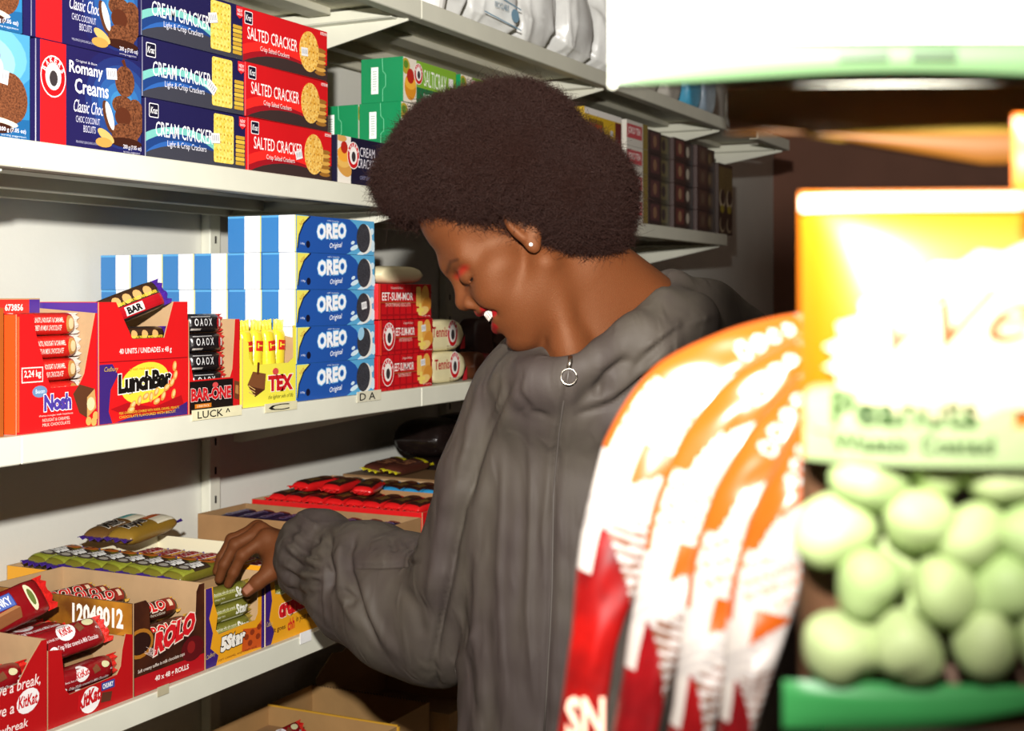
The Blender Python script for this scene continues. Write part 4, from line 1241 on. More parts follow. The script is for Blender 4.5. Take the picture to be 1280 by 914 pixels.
opencarton('open brown carton with a yellow rim, at the bottom frame edge', 1.80, 2.112, 1.268, .285, CAMH - .777, rim='c8962a', fill=(.01, .335))
opencarton('open brown carton with corrugated rim below the sleeve', 2.118, 2.357, 1.342, .28, CAMH - .809, fill=(.01, .22))
cd = opencarton('open brown carton with a torn flap, in the shade behind the torso', 2.362, 2.66, 1.30, .33, CAMH - .83, fill=(.01, .25))
pts = [(0, 0), (.22, 0), (.22, .088), (.15, .094), (.10, .074), (.06, .080), (.02, .055), (0, .04)]
tf = link('torn_flap', prism(pts, .003, BRC, mat('c8b08a', .9)), cd)
tf.location = (-cd['w'] / 2 + .004, .318, CAMH - .83 - Z4 - .01)
put_bar('kitkat', (1.97, 1.42, Z4 + .356), (60, 0, 0), 'dark red wrapper sticking up in the yellow-rimmed carton', None)
# ------------------------------------------------------------------ the woman, modelled as smooth blended volumes
# her own frame: x = right, y = away from the lens, z = up (0 = lens height)
def W(px, py, d):
    return np.array([(px - 640) / FPX * d, d, (HY - py) / FPX * d])
class Field:
    def __init__(s, lo, hi, h):
        s.lo, s.h = np.array(lo, float), h
        s.n = np.ceil((np.array(hi) - s.lo) / h).astype(int) + 1
        s.ax = [(s.lo[i] + np.arange(s.n[i]) * h).astype(np.float32) for i in range(3)]
        s.d = np.full(tuple(s.n), 1.0, np.float32)
    def win(s, lo, hi, m):
        a = np.clip(np.floor((np.array(lo) - m - s.lo) / s.h).astype(int), 0, s.n)
        b = np.clip(np.ceil((np.array(hi) + m - s.lo) / s.h).astype(int) + 1, 0, s.n)
        if np.any(b <= a): return None, None
        w = tuple(slice(a[i], b[i]) for i in range(3))
        X = s.ax[0][w[0]][:, None, None]; Y = s.ax[1][w[1]][None, :, None]; Z = s.ax[2][w[2]][None, None, :]
        return w, (X, Y, Z)
    def mix(s, w, q, k, op):
        d = s.d[w]
        if op == 'add':
            hh = np.maximum(k - np.abs(d - q), 0) / k
            s.d[w] = np.minimum(d, q) - hh * hh * k * .25
        else:
            q = -q
            hh = np.maximum(k - np.abs(d - q), 0) / k
            s.d[w] = np.maximum(d, q) + hh * hh * k * .25
    def cap(s, a, b, ra, rb, k=.01, op='add', ys=1.0):
        a, b = np.array(a, float), np.array(b, float)
        r = max(ra, rb)
        w, g = s.win(np.minimum(a, b) - r, np.maximum(a, b) + r, k + .03)
        if w is None: return
        X, Y, Z = g
        ba = (b - a) * np.array([1, ys, 1])
        px, py, pz = X - a[0], (Y - a[1]) * ys, Z - a[2]
        t = np.clip((px * ba[0] + py * ba[1] + pz * ba[2]) / max(ba @ ba, 1e-9), 0, 1)
        q = np.sqrt((px - t * ba[0]) ** 2 + (py - t * ba[1]) ** 2 + (pz - t * ba[2]) ** 2) - (ra + (rb - ra) * t)
        s.mix(w, q.astype(np.float32), k, op)
    def ell(s, c, r, M=None, k=.01, op='add'):
        c, r = np.array(c, float), np.array(r, float)
        M = np.eye(3) if M is None else M         # columns are the axes
        ext = np.sqrt((M ** 2) @ (r ** 2))
        w, g = s.win(c - ext, c + ext, k + .03)
        if w is None: return
        X, Y, Z = g
        px, py, pz = X - c[0], Y - c[1], Z - c[2]
        q = [(px * M[0, i] + py * M[1, i] + pz * M[2, i]) for i in range(3)]
        k0 = np.sqrt(sum((q[i] / r[i]) ** 2 for i in range(3)))
        k1 = np.sqrt(sum((q[i] / r[i] ** 2) ** 2 for i in range(3))) + 1e-6
        s.mix(w, (k0 * (k0 - 1) / k1).astype(np.float32), k, op)
    def chain(s, pts, rs, k=.01, op='add', ys=1.0):
        for i in range(len(pts) - 1):
            s.cap(pts[i], pts[i + 1], rs[i], rs[i + 1], k, op, ys)
    def nets(s):
        """surface nets: vertices and quads of the zero level"""
        d = s.d; n = s.n
        ins = d < 0
        c = np.zeros(tuple(n - 1), np.uint8)
        for i in (0, 1):
            for j in (0, 1):
                for k in (0, 1):
                    c += ins[i:n[0] - 1 + i, j:n[1] - 1 + j, k:n[2] - 1 + k]
        act = (c > 0) & (c < 8)
        idx = np.argwhere(act)
        vid = np.full(act.shape, -1, np.int64)
        vid[act] = np.arange(len(idx))
        acc = np.zeros((len(idx), 3)); cnt = np.zeros(len(idx))
        cor = [(i, j, k) for i in (0, 1) for j in (0, 1) for k in (0, 1)]
        val = {q: d[idx[:, 0] + q[0], idx[:, 1] + q[1], idx[:, 2] + q[2]] for q in cor}
        for q in cor:
            for ax in range(3):
                if q[ax] == 0:
                    q2 = tuple(q[i] + (i == ax) for i in range(3))
                    a, b = val[q], val[q2]
                    m = (a < 0) != (b < 0)
                    t = np.where(m, a / np.where(m, a - b, 1), 0)
                    p = np.array(q, float)[None].repeat(len(idx), 0); p[:, ax] += t
                    acc[m] += p[m]; cnt[m] += 1
        v = s.lo + (idx + acc / cnt[:, None]) * s.h
        quads = []
        for ax in range(3):
            o1, o2 = [(1, 2), (2, 0), (0, 1)][ax]
            sl0 = [slice(None)] * 3; sl1 = [slice(None)] * 3
            sl0[ax] = slice(0, -1); sl1[ax] = slice(1, None)
            m = ins[tuple(sl0)] != ins[tuple(sl1)]
            e = np.argwhere(m)
            ok = (e[:, o1] > 0) & (e[:, o2] > 0) & (e[:, o1] < n[o1] - 1) & (e[:, o2] < n[o2] - 1)
            e = e[ok]
            fl = ins[tuple(sl0)][e[:, 0], e[:, 1], e[:, 2]]
            def g(a, b):
                q = e.copy(); q[:, o1] -= a; q[:, o2] -= b
                return vid[q[:, 0], q[:, 1], q[:, 2]]
            Q = np.stack([g(0, 0), g(1, 0), g(1, 1), g(0, 1)], 1)
            Q[~fl] = Q[~fl][:, ::-1]
            quads.append(Q)
        return v, np.concatenate(quads)
def normals(v, f):
    a = v[f[:, 2]] - v[f[:, 0]]; b = v[f[:, 3]] - v[f[:, 1]]
    n = np.cross(a, b)
    out = np.zeros_like(v)
    for i in range(4): np.add.at(out, f[:, i], n)
    return out / (np.linalg.norm(out, axis=1, keepdims=True) + 1e-12)
def relax(v, f, it=1, w=.5):
    e = np.concatenate([f[:, [0, 1]], f[:, [1, 2]], f[:, [2, 3]], f[:, [3, 0]]])
    for _ in range(it):
        s = np.zeros_like(v); c = np.zeros(len(v))
        np.add.at(s, e[:, 0], v[e[:, 1]]); np.add.at(c, e[:, 0], 1)
        np.add.at(s, e[:, 1], v[e[:, 0]]); np.add.at(c, e[:, 1], 1)
        v = v * (1 - w) + w * s / np.maximum(c, 1)[:, None]
    return v
BASE = np.array([.10, 1.70, -CAMH])
def quad_mesh(name, v, f, mats):
    me = bpy.data.meshes.new(name)
    me.vertices.add(len(v)); me.vertices.foreach_set('co', (v - BASE).astype(np.float32).ravel())
    me.loops.add(f.size); me.loops.foreach_set('vertex_index', f.astype(np.int32).ravel())
    me.polygons.add(len(f)); me.polygons.foreach_set('loop_start', np.arange(0, f.size, 4, dtype=np.int32))
    try: me.polygons.foreach_set('loop_total', np.full(len(f), 4, np.int32))
    except Exception: pass
    me.polygons.foreach_set('use_smooth', np.ones(len(f), bool))
    for m in mats: me.materials.append(m)
    me.update(calc_edges=True); me.validate()
    return me
def vnoise(p, f, seed=0):
    """cheap smooth noise from sines, -1..1"""
    r = np.random.default_rng(seed)
    out = np.zeros(len(p))
    for i in range(5):
        d = r.normal(size=3); d /= np.linalg.norm(d)
        out += np.sin(p @ d * f * r.uniform(.6, 1.7) + r.uniform(0, 6.28))
    return out / 3.2
person = empty('person', cam2w(*(BASE[[0, 1]]), -CAMH))
person.rotation_euler = (0, 0, PHI - R(90))
tag(person, 'smiling woman with a round afro in a grey jacket, reaching to the chocolate bars', 'person')

# ---- head frame: A forward, B to her left (towards the lens), C up
A = np.array([-.8, -.02, -.60]); A /= np.linalg.norm(A)
C = np.array([-.6, .0, .8]); C -= A * (A @ C); C /= np.linalg.norm(C)
B = np.cross(C, A)
HM = np.stack([A, B, C], 1)
EAR = W(650, 285, 1.525)
O = EAR - .070 * B
HS = .955
def H(a, b, c): return O + HS * a * A + b * B + HS * c * C

hd = Field(O - np.array([.16, .15, .24]), O + np.array([.26, .16, .19]), .0021)
def E(c, r, k=.012, op='add', sym=False, M=None):
    hd.ell(H(*c), r, HM if M is None else M, k, op)
    if sym: hd.ell(H(c[0], -c[1], c[2]), r, HM if M is None else M, k, op)
def CP_(a, b, ra, rb, k=.008, op='add', sym=False):
    hd.cap(H(*a), H(*b), ra, rb, k, op)
    if sym: hd.cap(H(a[0], -a[1], a[2]), H(b[0], -b[1], b[2]), ra, rb, k, op)
E((-.008, 0, .060), (.096, .073, .086), .01)
E((.046, 0, .045), (.043, .056, .056), .02)            # forehead
E((.042, 0, -.030), (.050, .055, .078), .02)           # face core
E((.064, 0, -.050), (.034, .038, .036), .02)           # maxilla
E((.059, 0, -.088), (.030, .034, .032), .02)           # mandible
E((.030, 0, -.070), (.055, .052, .038), .02)           # under the jaw
CP_((.0, .055, -.050), (.066, .016, -.105), .015, .013, .02, sym=True)
E((.0755, 0, -.1055), (.0160, .019, .0150), .016)        # chin
E((.050, .046, -.020), (.026, .018, .018), .018, sym=True)   # cheek bones
E((.066, .036, -.040), (.023, .020, .021), .016, sym=True)   # smiling cheeks
CP_((.0875, .004, .016), (.072, .044, .014), .0095, .0075, .022, sym=True)   # brow ridge
E((.100, .031, -.006), (.013, .016, .0105), .010, 'sub', sym=True)
E((.0795, .031, -.0065), (.0135, .0145, .0130), .004, sym=True)   # lids over lowered eyes
CP_((.0925, .020, -.0155), (.080, .044, -.0135), .0015, .0012, .004, 'sub', sym=True)   # lid slit
CP_((.0905, 0, .006), (.1045, 0, -.026), .0070, .0085, .010)   # nose bridge
E((.1045, 0, -.0300), (.0110, .0105, .0098), .007)     # tip
E((.0965, .0125, -.0345), (.0115, .0080, .0082), .006, sym=True)  # wings
E((.0995, .0085, -.0430), (.0050, .0036, .0028), .003, 'sub', sym=True)  # nostrils
CP_((.0985, .021, -.036), (.083, .036, -.060), .0022, .0025, .010, 'sub', sym=True)   # smile folds
# mouth, open in a smile
for q in (1, -1):
    hd.chain([H(.104, 0, -.0645), H(.0915, q * .022, -.0605), H(.0860, q * .029, -.0570)], [.0095, .0070, .0030], .004, 'sub')
for q in (1, -1):
    hd.chain([H(.0975, 0, -.0500), H(.0885, q * .021, -.0505), H(.0820, q * .033, -.0555)], [.0052, .0046, .0026], .003)
    hd.chain([H(.0920, 0, -.0800), H(.0870, q * .020, -.0735), H(.0810, q * .033, -.0580)], [.0066, .0056, .0026], .003)
for q in (1, -1):
    hd.chain([H(.105, 0, -.0645), H(.0925, q * .021, -.0605), H(.0880, q * .027, -.0570)], [.0086, .0062, .0024], .0015, 'sub')
E((.0970, 0, -.0925), (.008, .016, .004), .008, 'sub')
# near ear
E((-.006, .0745, .004), (.0185, .0075, .0300), .004)
E((.000, .0735, -.0245), (.0090, .0060, .0110), .005)
E((-.003, .0820, .006), (.0105, .0050, .0190), .004, 'sub')
CP_((.008, .077, .010), (.004, .078, -.012), .0030, .0040, .004)
E((-.006, -.0745, .0), (.0185, .0075, .0320), .004)
# neck and the top of the chest
hd.cap(W(688, 318, 1.605), W(762, 452, 1.63), .056, .062, .02)
hd.cap(W(684, 322, 1.553), W(716, 452, 1.560), .014, .015, .02)
hd.cap(W(735, 330, 1.60), W(830, 420, 1.66), .045, .060, .03)
hd.cap(W(712, 436, 1.567), W(700, 462, 1.60), .02, .03, .02)
hv, hf = hd.nets()
hv = relax(hv, hf, 3, .45)
# ---- right hand with forearm
def hx(px, py, d): return W(px, py, d)
ha = Field(W(255, 770, 2.02) - np.array([.02, .12, .01]), W(425, 630, 1.99) + np.array([.03, .13, .02]), .0016)
fing = [[(333, 672, 2.012, .0108), (303, 694, 1.998, .0092), (292, 716, 1.998, .0080), (285.5, 730, 2.002, .0068)],
        [(326, 664, 2.034, .0112), (294, 681, 2.022, .0094), (280, 706, 2.018, .0082), (274, 724, 2.020, .0070)],
        [(322, 661, 2.054, .0106), (290, 675, 2.046, .0090), (277, 697, 2.042, .0078), (271, 714, 2.042, .0066)],
        [(321, 666, 2.072, .0092), (298, 680, 2.066, .0078), (287, 697, 2.062, .0068), (282, 710, 2.062, .0058)]]
for f in fing:
    ha.chain([hx(*q[:3]) for q in f], [q[3] for q in f], .0035)
    ha.cap(hx(f[1][0], f[1][1], f[1][2]), hx(f[1][0] + .5, f[1][1], f[1][2]), f[1][3] * 1.06, f[1][3] * 1.06, .004)
    ha.cap(hx(352, 690, 2.035), hx(*f[0][:3]), .022, f[0][3] * 1.1, .010)
th = [(350, 706, 2.005, .017), (337, 716, 1.985, .0130), (322, 728, 1.975, .0110), (309, 739, 1.972, .0088)]
ha.chain([hx(*q[:3]) for q in th], [q[3] for q in th], .004)
ha.cap(hx(345, 685, 2.01), hx(342, 706, 2.0), .016, .015, .015)
ha.chain([hx(350, 690, 2.03), hx(370, 693, 2.01), hx(430, 715, 1.94)], [.026, .027, .034], .02)
av, af = ha.nets()
av = relax(av, af, 1, .4)
# ---- arm and trunk under the jacket (coarse, inside the clothes)
bo = Field((-.36, 1.50, -.72), (.36, 2.05, .06), .011)
bo.chain([W(430, 715, 1.94), W(545, 765, 1.82), W(645, 500, 1.68)], [.034, .042, .05], .02)
bo.cap(W(745, 520, 1.68), W(735, 1040, 1.70), .13, .13, .03, ys=1.4)
bo.cap(W(660, 505, 1.68), W(860, 480, 1.68), .06, .06, .04)
bo.chain([W(865, 470, 1.66), np.array([.300, 1.62, -.34]), np.array([.305, 1.565, -.56])], [.05, .040, .031], .02)
bo.cap(W(762, 440, 1.63), W(750, 520, 1.66), .062, .08, .04)
bv, bf = bo.nets()
# left arm hanging at her side, with its hand
la = Field((.20, 1.44, -.90), (.40, 1.72, -.52), .0028)
lw = np.array([.305, 1.555, -.640])
la.chain([np.array([.305, 1.565, -.55]), lw], [.030, .025], .01)
lk = [lw + np.array([-.020 + .0145 * i, -.020 + .016 * i, -.088 - (.006 if i in (1, 2) else 0)]) for i in range(4)]
for i, k_ in enumerate(lk):
    la.cap(lw, k_, .020, .0115, .012)
    ll = (.040, .045, .042, .034)[i]
    p1 = k_ + np.array([-.006, -.006, -ll]); p2 = p1 + np.array([-.012, -.010, -ll * .62]); p3 = p2 + np.array([-.012, -.009, -ll * .40])
    la.chain([k_, p1, p2, p3], [.0100, .0088, .0078, .0066], .003)
t1 = lw + np.array([-.026, -.030, -.040]); t2 = t1 + np.array([-.018, -.018, -.030]); t3 = t2 + np.array([-.006, -.008, -.026])
la.chain([lw + np.array([-.006, -.008, -.012]), t1, t2, t3], [.018, .0130, .0108, .0082], .006)
lv_, lf_ = la.nets()
bo2 = len(hv) + len(av)
body_v = np.concatenate([hv, av, bv, lv_]); body_f = np.concatenate([hf, af + len(hv), bf + bo2, lf_ + bo2 + len(bv)])
# skin colour per point: natural tone, lipstick, eye shadow, brow, nails
hc = (hv - O) @ HM / np.array([HS, 1, HS])
def soft(x, e): return np.clip(.5 - x / e, 0, 1)
def segd(p, a, b):
    a, b = np.array(a, float), np.array(b, float)
    t = np.clip(((p - a) @ (b - a)) / ((b - a) @ (b - a)), 0, 1)
    return np.linalg.norm(p - a - t[:, None] * (b - a), axis=1)
skin = np.array(lin('5a3119')[:3]); lip = np.array(lin('7c0a12')[:3]); shad = np.array(lin('7e150f')[:3]); brow = np.array(lin('20100c')[:3]); palm = np.array(lin('8a5a44')[:3])
colr = np.tile(skin, (len(body_v), 1))
n_ = vnoise(body_v, 90, 3)[:, None] * .05 + vnoise(body_v, 25, 4)[:, None] * .06
colr *= 1 + n_
hcs = hc.copy(); hcs[:, 1] = np.abs(hcs[:, 1])
def paint(mask, c):
    m = mask[:, None]
    colr[:len(hv)] = colr[:len(hv)] * (1 - m) + c * m
up = np.minimum(segd(hcs, (.0980, 0, -.0505), (.0890, .021, -.0508)) - .0066, segd(hcs, (.0890, .021, -.0508), (.0822, .034, -.0556)) - .0050)
lo_ = np.minimum(segd(hcs, (.0930, 0, -.0800), (.0875, .020, -.0737)) - .0080, segd(hcs, (.0875, .020, -.0737), (.0812, .034, -.0582)) - .0056)
paint(np.maximum(soft(up, .0015), soft(lo_, .0015)), lip)
cav = segd(hcs, (.088, 0, -.0625), (.080, .024, -.058)) - .0070
paint(soft(cav, .002) * (soft(up, .001) < .5) * (soft(lo_, .001) < .5), np.array([.02, .004, .004]))
fr2 = (hcs[:, 0] > .055)
bc = hcs.copy(); bc[:, 0] = 0
lid = segd(bc, (0, .016, -.0005), (0, .047, .0025)) - .0040
paint(soft(lid, .006) * .8 * fr2, shad)
lash = segd(hcs, (.0935, .020, -.0150), (.079, .0455, -.0130)) - .0016
paint(soft(lash, .0012), np.array([.006, .003, .003]))
br = segd(bc, (0, .012, .0115), (0, .036, .0185)) - .0020
br2 = segd(bc, (0, .036, .0185), (0, .050, .0150)) - .0014
paint(np.maximum(soft(br, .004), soft(br2, .003)) * .75 * fr2, brow)
# nails
acol = colr[len(hv):len(hv) + len(av)]
nl = W(306, 735, 1.962)
def nail(center, axis, nrm, w, l):
    q = av - center
    m = soft(np.maximum(np.abs(q @ axis) - l, np.linalg.norm(q - np.outer(q @ axis, axis) - np.outer(q @ nrm, nrm), axis=1) - w), .001)[:, None]
    acol[:] = acol * (1 - m) + palm * m
tdir = W(309, 739, 1.972) - W(322, 728, 1.975); tdir /= np.linalg.norm(tdir)
tn = np.array([-.25, -.9, .1]); tn -= tdir * (tn @ tdir); tn /= np.linalg.norm(tn)
nail(W(311, 737, 1.972) + tn * .0085, tdir, tn, .0055, .0065)

SK = bpy.data.materials.new('skin'); SK.use_nodes = True
nt = SK.node_tree; pb = nt.nodes['Principled BSDF']
at = nt.nodes.new('ShaderNodeAttribute'); at.attribute_name = 'tone'
nt.links.new(at.outputs['Color'], pb.inputs['Base Color'])
pb.inputs['Roughness'].default_value = .55
pb.inputs['Specular IOR Level'].default_value = .28
pb.inputs['Subsurface Weight'].default_value = .12
pb.inputs['Subsurface Radius'].default_value = (.008, .003, .002)
pb.inputs['Subsurface Scale'].default_value = 1.0
pb.inputs['Specular Tint'].default_value = (1.0, .72, .50, 1)
nz = nt.nodes.new('ShaderNodeTexNoise'); nz.inputs['Scale'].default_value = 900; nz.inputs['Detail'].default_value = 3
tcn = nt.nodes.new('ShaderNodeTexCoord'); nt.links.new(tcn.outputs['Object'], nz.inputs['Vector'])
bpn = nt.nodes.new('ShaderNodeBump'); bpn.inputs['Strength'].default_value = .45; bpn.inputs['Distance'].default_value = .0009
nt.links.new(nz.outputs['Fac'], bpn.inputs['Height']); nt.links.new(bpn.outputs[0], pb.inputs['Normal'])
bme = quad_mesh('body', body_v, body_f, [SK])
ca_ = bme.color_attributes.new('tone', 'FLOAT_COLOR', 'POINT')
ca_.data.foreach_set('color', np.concatenate([np.clip(colr, 0, 1), np.ones((len(colr), 1))], 1).astype(np.float32).ravel())
body = link('body', bme, person)
# teeth: a curved row of single teeth
tv, tf_ = [], []
TM = mat('d9d1c4', .3, spec=.4)
for i in range(-5, 6):
    b0 = i * .0056
    def tp(b, c, off=0.0):
        a = .0955 - 12.0 * b * b + off
        return H(a, b, c)
    hgt = .0140 - .0006 * abs(i)
    base = len(tv)
    for off in (0, -.004):
        for (db, dc) in ((-.0021, 0), (.0021, 0), (.0023, -hgt * .6), (.0017, -hgt), (-.0017, -hgt), (-.0023, -hgt * .6)):
            tv.append(tp(b0 + db, -.0525 + dc, off + (.0004 if abs(db) < .003 else 0)))
    tf_ += [tuple(base + q for q in (0, 1, 2, 3, 4, 5)), tuple(base + q for q in (11, 10, 9, 8, 7, 6))]
    tf_ += [(base + q, base + 6 + q, base + 6 + (q + 1) % 6, base + (q + 1) % 6) for q in range(6)]
tme = mesh('teeth', np.array(tv) - BASE, tf_, TM)
link('teeth', tme, body)
# ear stud
bm = bmesh.new(); bmesh.ops.create_uvsphere(bm, u_segments=10, v_segments=8, radius=.0022)
me = bpy.data.meshes.new('ear_stud'); bm.to_mesh(me); bm.free(); me.materials.append(mat('f6f2ea', .15, spec=.8))
st = link('ear_stud', me, person); st.location = Vector(H(.002, .0805, -.0235) - BASE); st['label'] = 'small silver ear stud'
# lashes
lv, lf = [], []
for i in range(16):
    t = i / 15
    p0 = H(.0925 - .0135 * t, .021 + .024 * t, -.0150 + .0015 * t)
    dirv = A * .9 + B * (.2 + .5 * t) - C * .75
    dirv /= np.linalg.norm(dirv)
    side = np.cross(dirv, C); side /= np.linalg.norm(side)
    b_ = len(lv)
    lv += [p0 - side * .0004, p0 + side * .0004, p0 + dirv * .0085 + C * .001]
    lf.append((b_, b_ + 1, b_ + 2))
link('eyelashes', mesh('eyelashes', np.array(lv) - BASE, lf, mat('0e0808', .6)), body)
# ---- afro: a dense volume with short curled strands
hr = Field((-.21, 1.40, .0), (.21, 1.80, .30), .004)
def HB(px, py, r, d=1.60, rd=None, k=.03):
    c = W(px, py, d)
    rr = (r - 11) / FPX * d
    hr.ell(c, (rr, (rd if rd else rr * 1.35) - .008, rr), None, k)
for q in ((560, 203, 78, 1.60, .115), (518, 240, 46, 1.61, .088), (610, 190, 86, 1.60, .13), (655, 192, 86, 1.60, .135), (702, 245, 84, 1.60, .125), (738, 278, 54, 1.61, .085), (640, 228, 70, 1.60, .137), (590, 236, 58, 1.605, .122), (508, 226, 40, 1.61, .07), (722, 240, 72, 1.60, .11)):
    HB(q[0], q[1], q[2], q[3], q[4])
# leave the brow, cheek, ear and neck free
hr.cap(W(600, 352, 1.47), W(668, 318, 1.47), .030, .018, .012, 'sub', ys=.25)
hr.cap(W(560, 330, 1.50), W(600, 345, 1.50), .042, .040, .01, 'sub', ys=.25)
hr.cap(W(664, 292, 1.47), W(660, 300, 1.52), .013, .013, .008, 'sub')
rv, rf = hr.nets()
rn = normals(rv, rf)
rv = rv + rn * (vnoise(rv, 60, 11) * .0035 + vnoise(rv, 150, 12) * .0020)[:, None]
HAIRM = mat('1a0c08', .8, noise=.3, nscale=420, bump=1.0, bscale=420, spec=.25)
hair = link('hair', quad_mesh('hair', rv - rn * .004, rf, [HAIRM]), person)
hair['label'] = 'round dark brown afro'
rng = np.random.default_rng(5)
fc = rv[rf].mean(1)
fa = np.linalg.norm(np.cross(rv[rf[:, 2]] - rv[rf[:, 0]], rv[rf[:, 3]] - rv[rf[:, 1]]), axis=1)
NS, NP = 110000, 8
pick = rng.choice(len(rf), NS, p=fa / fa.sum())
wts = rng.dirichlet(np.ones(4), NS)
root = (rv[rf[pick]] * wts[:, :, None]).sum(1)
nn = rn[rf[pick]].mean(1); nn /= np.linalg.norm(nn, axis=1, keepdims=True) + 1e-9
root = root - nn * .006
tang = np.cross(nn, rng.normal(size=(NS, 3))); tang /= np.linalg.norm(tang, axis=1, keepdims=True)
bit = np.cross(nn, tang)
ln = rng.uniform(.008, .017, NS) * np.where(rng.random(NS) < .08, 1.45, 1)
ts = np.linspace(0, 1, NP)
rad = rng.uniform(.0012, .0026, NS); turns = rng.uniform(1.5, 3.2, NS); lean = rng.normal(size=(NS, 2)) * .75
pts = np.empty((NS, NP, 3), np.float32)
for k, t in enumerate(ts):
    an = turns * 6.283 * t
    pts[:, k] = root + nn * (ln * t)[:, None] + tang * (rad * np.cos(an) * min(1, t * 3) + lean[:, 0] * ln * t)[:, None] + bit * (rad * np.sin(an) * min(1, t * 3) + lean[:, 1] * ln * t)[:, None]
STRM = mat('24110b', .65, spec=.2)
cv = bpy.data.hair_curves.new('curls')
cv.add_curves([NP] * NS)
cv.points.foreach_set('position', (pts.reshape(-1, 3) - BASE).astype(np.float32).ravel())
rad_attr = cv.attributes.get('radius') or cv.attributes.new('radius', 'FLOAT', 'POINT')
rad_attr.data.foreach_set('value', np.tile(np.linspace(.00021, .00009, NP), NS).astype(np.float32))
cv.materials.append(STRM)
curls = link('curls', cv, hair); curls['kind'] = 'stuff'
# finer frizz along the hairline at temple and forehead
# ---- jacket
jk = Field((-.365, 1.44, -.67), (.385, 2.13, .05), .0036)
jk.cap(W(755, 545, 1.69), W(738, 1010, 1.70), .172, .168, .02, ys=1.42)
jk.cap(W(690, 505, 1.67), W(850, 470, 1.67), .070, .075, .04)
jk.ell(W(742, 492, 1.605), (.125, .070, .075), None, .03)
# right arm (left in the picture)
jk.chain([W(642, 498, 1.665), W(612, 600, 1.695), W(588, 705, 1.74), W(566, 770, 1.79)], [.055, .064, .072, .082], .014)
jk.chain([W(560, 762, 1.80), W(510, 748, 1.845), W(455, 728, 1.905), W(428, 712, 1.94)], [.086, .084, .084, .066], .02)
jk.cap(W(500, 770, 1.84), W(540, 790, 1.82), .075, .07, .03)
jk.chain([W(418, 706, 1.952), W(402, 699, 1.972), W(388, 696, 1.985)], [.054, .066, .050], .012)
jk.cap(W(386, 730, 1.985), W(398, 734, 1.975), .022, .024, .03)
jk.cap(W(376, 668, 1.995), W(395, 662, 1.98), .020, .024, .03)
# left shoulder and upper arm
jk.chain([W(865, 452, 1.66), W(925, 520, 1.65), W(955, 680, 1.62), np.array([.303, 1.565, -.55]), np.array([.305, 1.557, -.615])], [.072, .070, .066, .056, .040], .02)
jk.cap((.305, 1.555, -.70), (.305, 1.555, -.63), .031, .029, .003, 'sub')
# stand-up collar and the hood lying behind the neck
col = [W(652, 458, 1.625), W(664, 468, 1.575), W(684, 472, 1.548), W(712, 466, 1.535), W(748, 449, 1.535), W(792, 418, 1.55), W(826, 384, 1.59), W(838, 364, 1.65)]
jk.chain(col, [.017, .018, .019, .020, .021, .022, .021, .022], .012)
jk.chain([W(845, 372, 1.66), W(885, 388, 1.68), W(925, 420, 1.68)], [.030, .034, .040], .02)
jk.chain([W(760, 462, 1.55), W(815, 430, 1.56), W(865, 400, 1.60)], [.026, .030, .034], .02)
jk.chain([W(650, 470, 1.60), W(672, 480, 1.555), W(700, 485, 1.545)], [.022, .024, .024], .02)
# room for the neck and the wrist
jk.cap(W(694, 330, 1.605), W(758, 446, 1.615), .0625, .066, .006, 'sub')
jk.cap(W(745, 340, 1.60), W(815, 402, 1.65), .050, .050, .008, 'sub')
jk.cap(W(716, 380, 1.52), W(708, 442, 1.555), .03, .018, .008, 'sub')
jk.cap(W(300, 682, 2.06), W(366, 693, 2.012), .030, .034, .004, 'sub')
jv, jf = jk.nets()
jv = relax(jv, jf, 2, .4)
jn = normals(jv, jf)
U = jv[:, 0] / jv[:, 1] * FPX + 640; V = HY - jv[:, 2] / jv[:, 1] * FPX
front = np.clip((1.78 - jv[:, 1]) / .05 + np.clip((560 - U) / 40, 0, 6), 0, 1) * np.clip(-jn[:, 1] * 4 + .6, 0, 1)
disp = np.zeros(len(jv))
def fold(pts, wpx, amp, taper=True):
    """a ridge (+) or valley (-) in the cloth along a line given by points"""
    q = np.stack([U, V], 1)
    best = np.full(len(jv), 1e9); par = np.zeros(len(jv))
    L = len(pts) - 1
    for i in range(L):
        a, b = np.array(pts[i], float), np.array(pts[i + 1], float)
        t = np.clip(((q - a) @ (b - a)) / ((b - a) @ (b - a)), 0, 1)
        d = np.linalg.norm(q - a - t[:, None] * (b - a), axis=1)
        m = d < best
        best[m] = d[m]; par[m] = (i + t[m]) / L
    tp = np.clip(np.minimum(par, 1 - par) * 6, 0, 1) if taper else 1
    global disp
    disp += amp * np.exp(-(best / wpx) ** 2) * tp * front
fold([(711, 470), (699, 540), (692, 610), (690, 700), (686, 800), (680, 925)], 3.2, -.0034, False)     # zip
fold([(720, 490), (708, 560), (702, 640), (700, 760), (694, 900)], 5, .0016)
fold([(700, 500), (688, 560), (682, 640), (680, 760)], 5, .0022)
fold([(648, 455), (610, 540), (578, 640), (552, 760), (545, 850)], 5, -.0065)                          # raglan seam left
fold([(655, 470), (625, 545), (596, 640), (580, 740)], 9, .0045)
fold([(652, 450), (648, 490), (664, 515), (690, 522)], 4, -.003)                                       # collar seam
fold([(716, 520), (765, 506), (800, 475), (850, 440)], 4, -.004)
fold([(720, 508), (765, 492), (800, 462), (840, 435)], 8, .005)
fold([(742, 494), (760, 470), (790, 445)], 7, -.008)
fold([(798, 470), (812, 490), (835, 520)], 3.5, -.003)
fold([(785, 470), (825, 430), (870, 395)], 6, -.005)
fold([(800, 440), (840, 410), (900, 392)], 5, .004)
fold([(663, 520), (664, 620), (660, 760), (668, 890)], 4.5, .0032)
fold([(650, 560), (652, 680), (646, 800)], 7, -.0018)
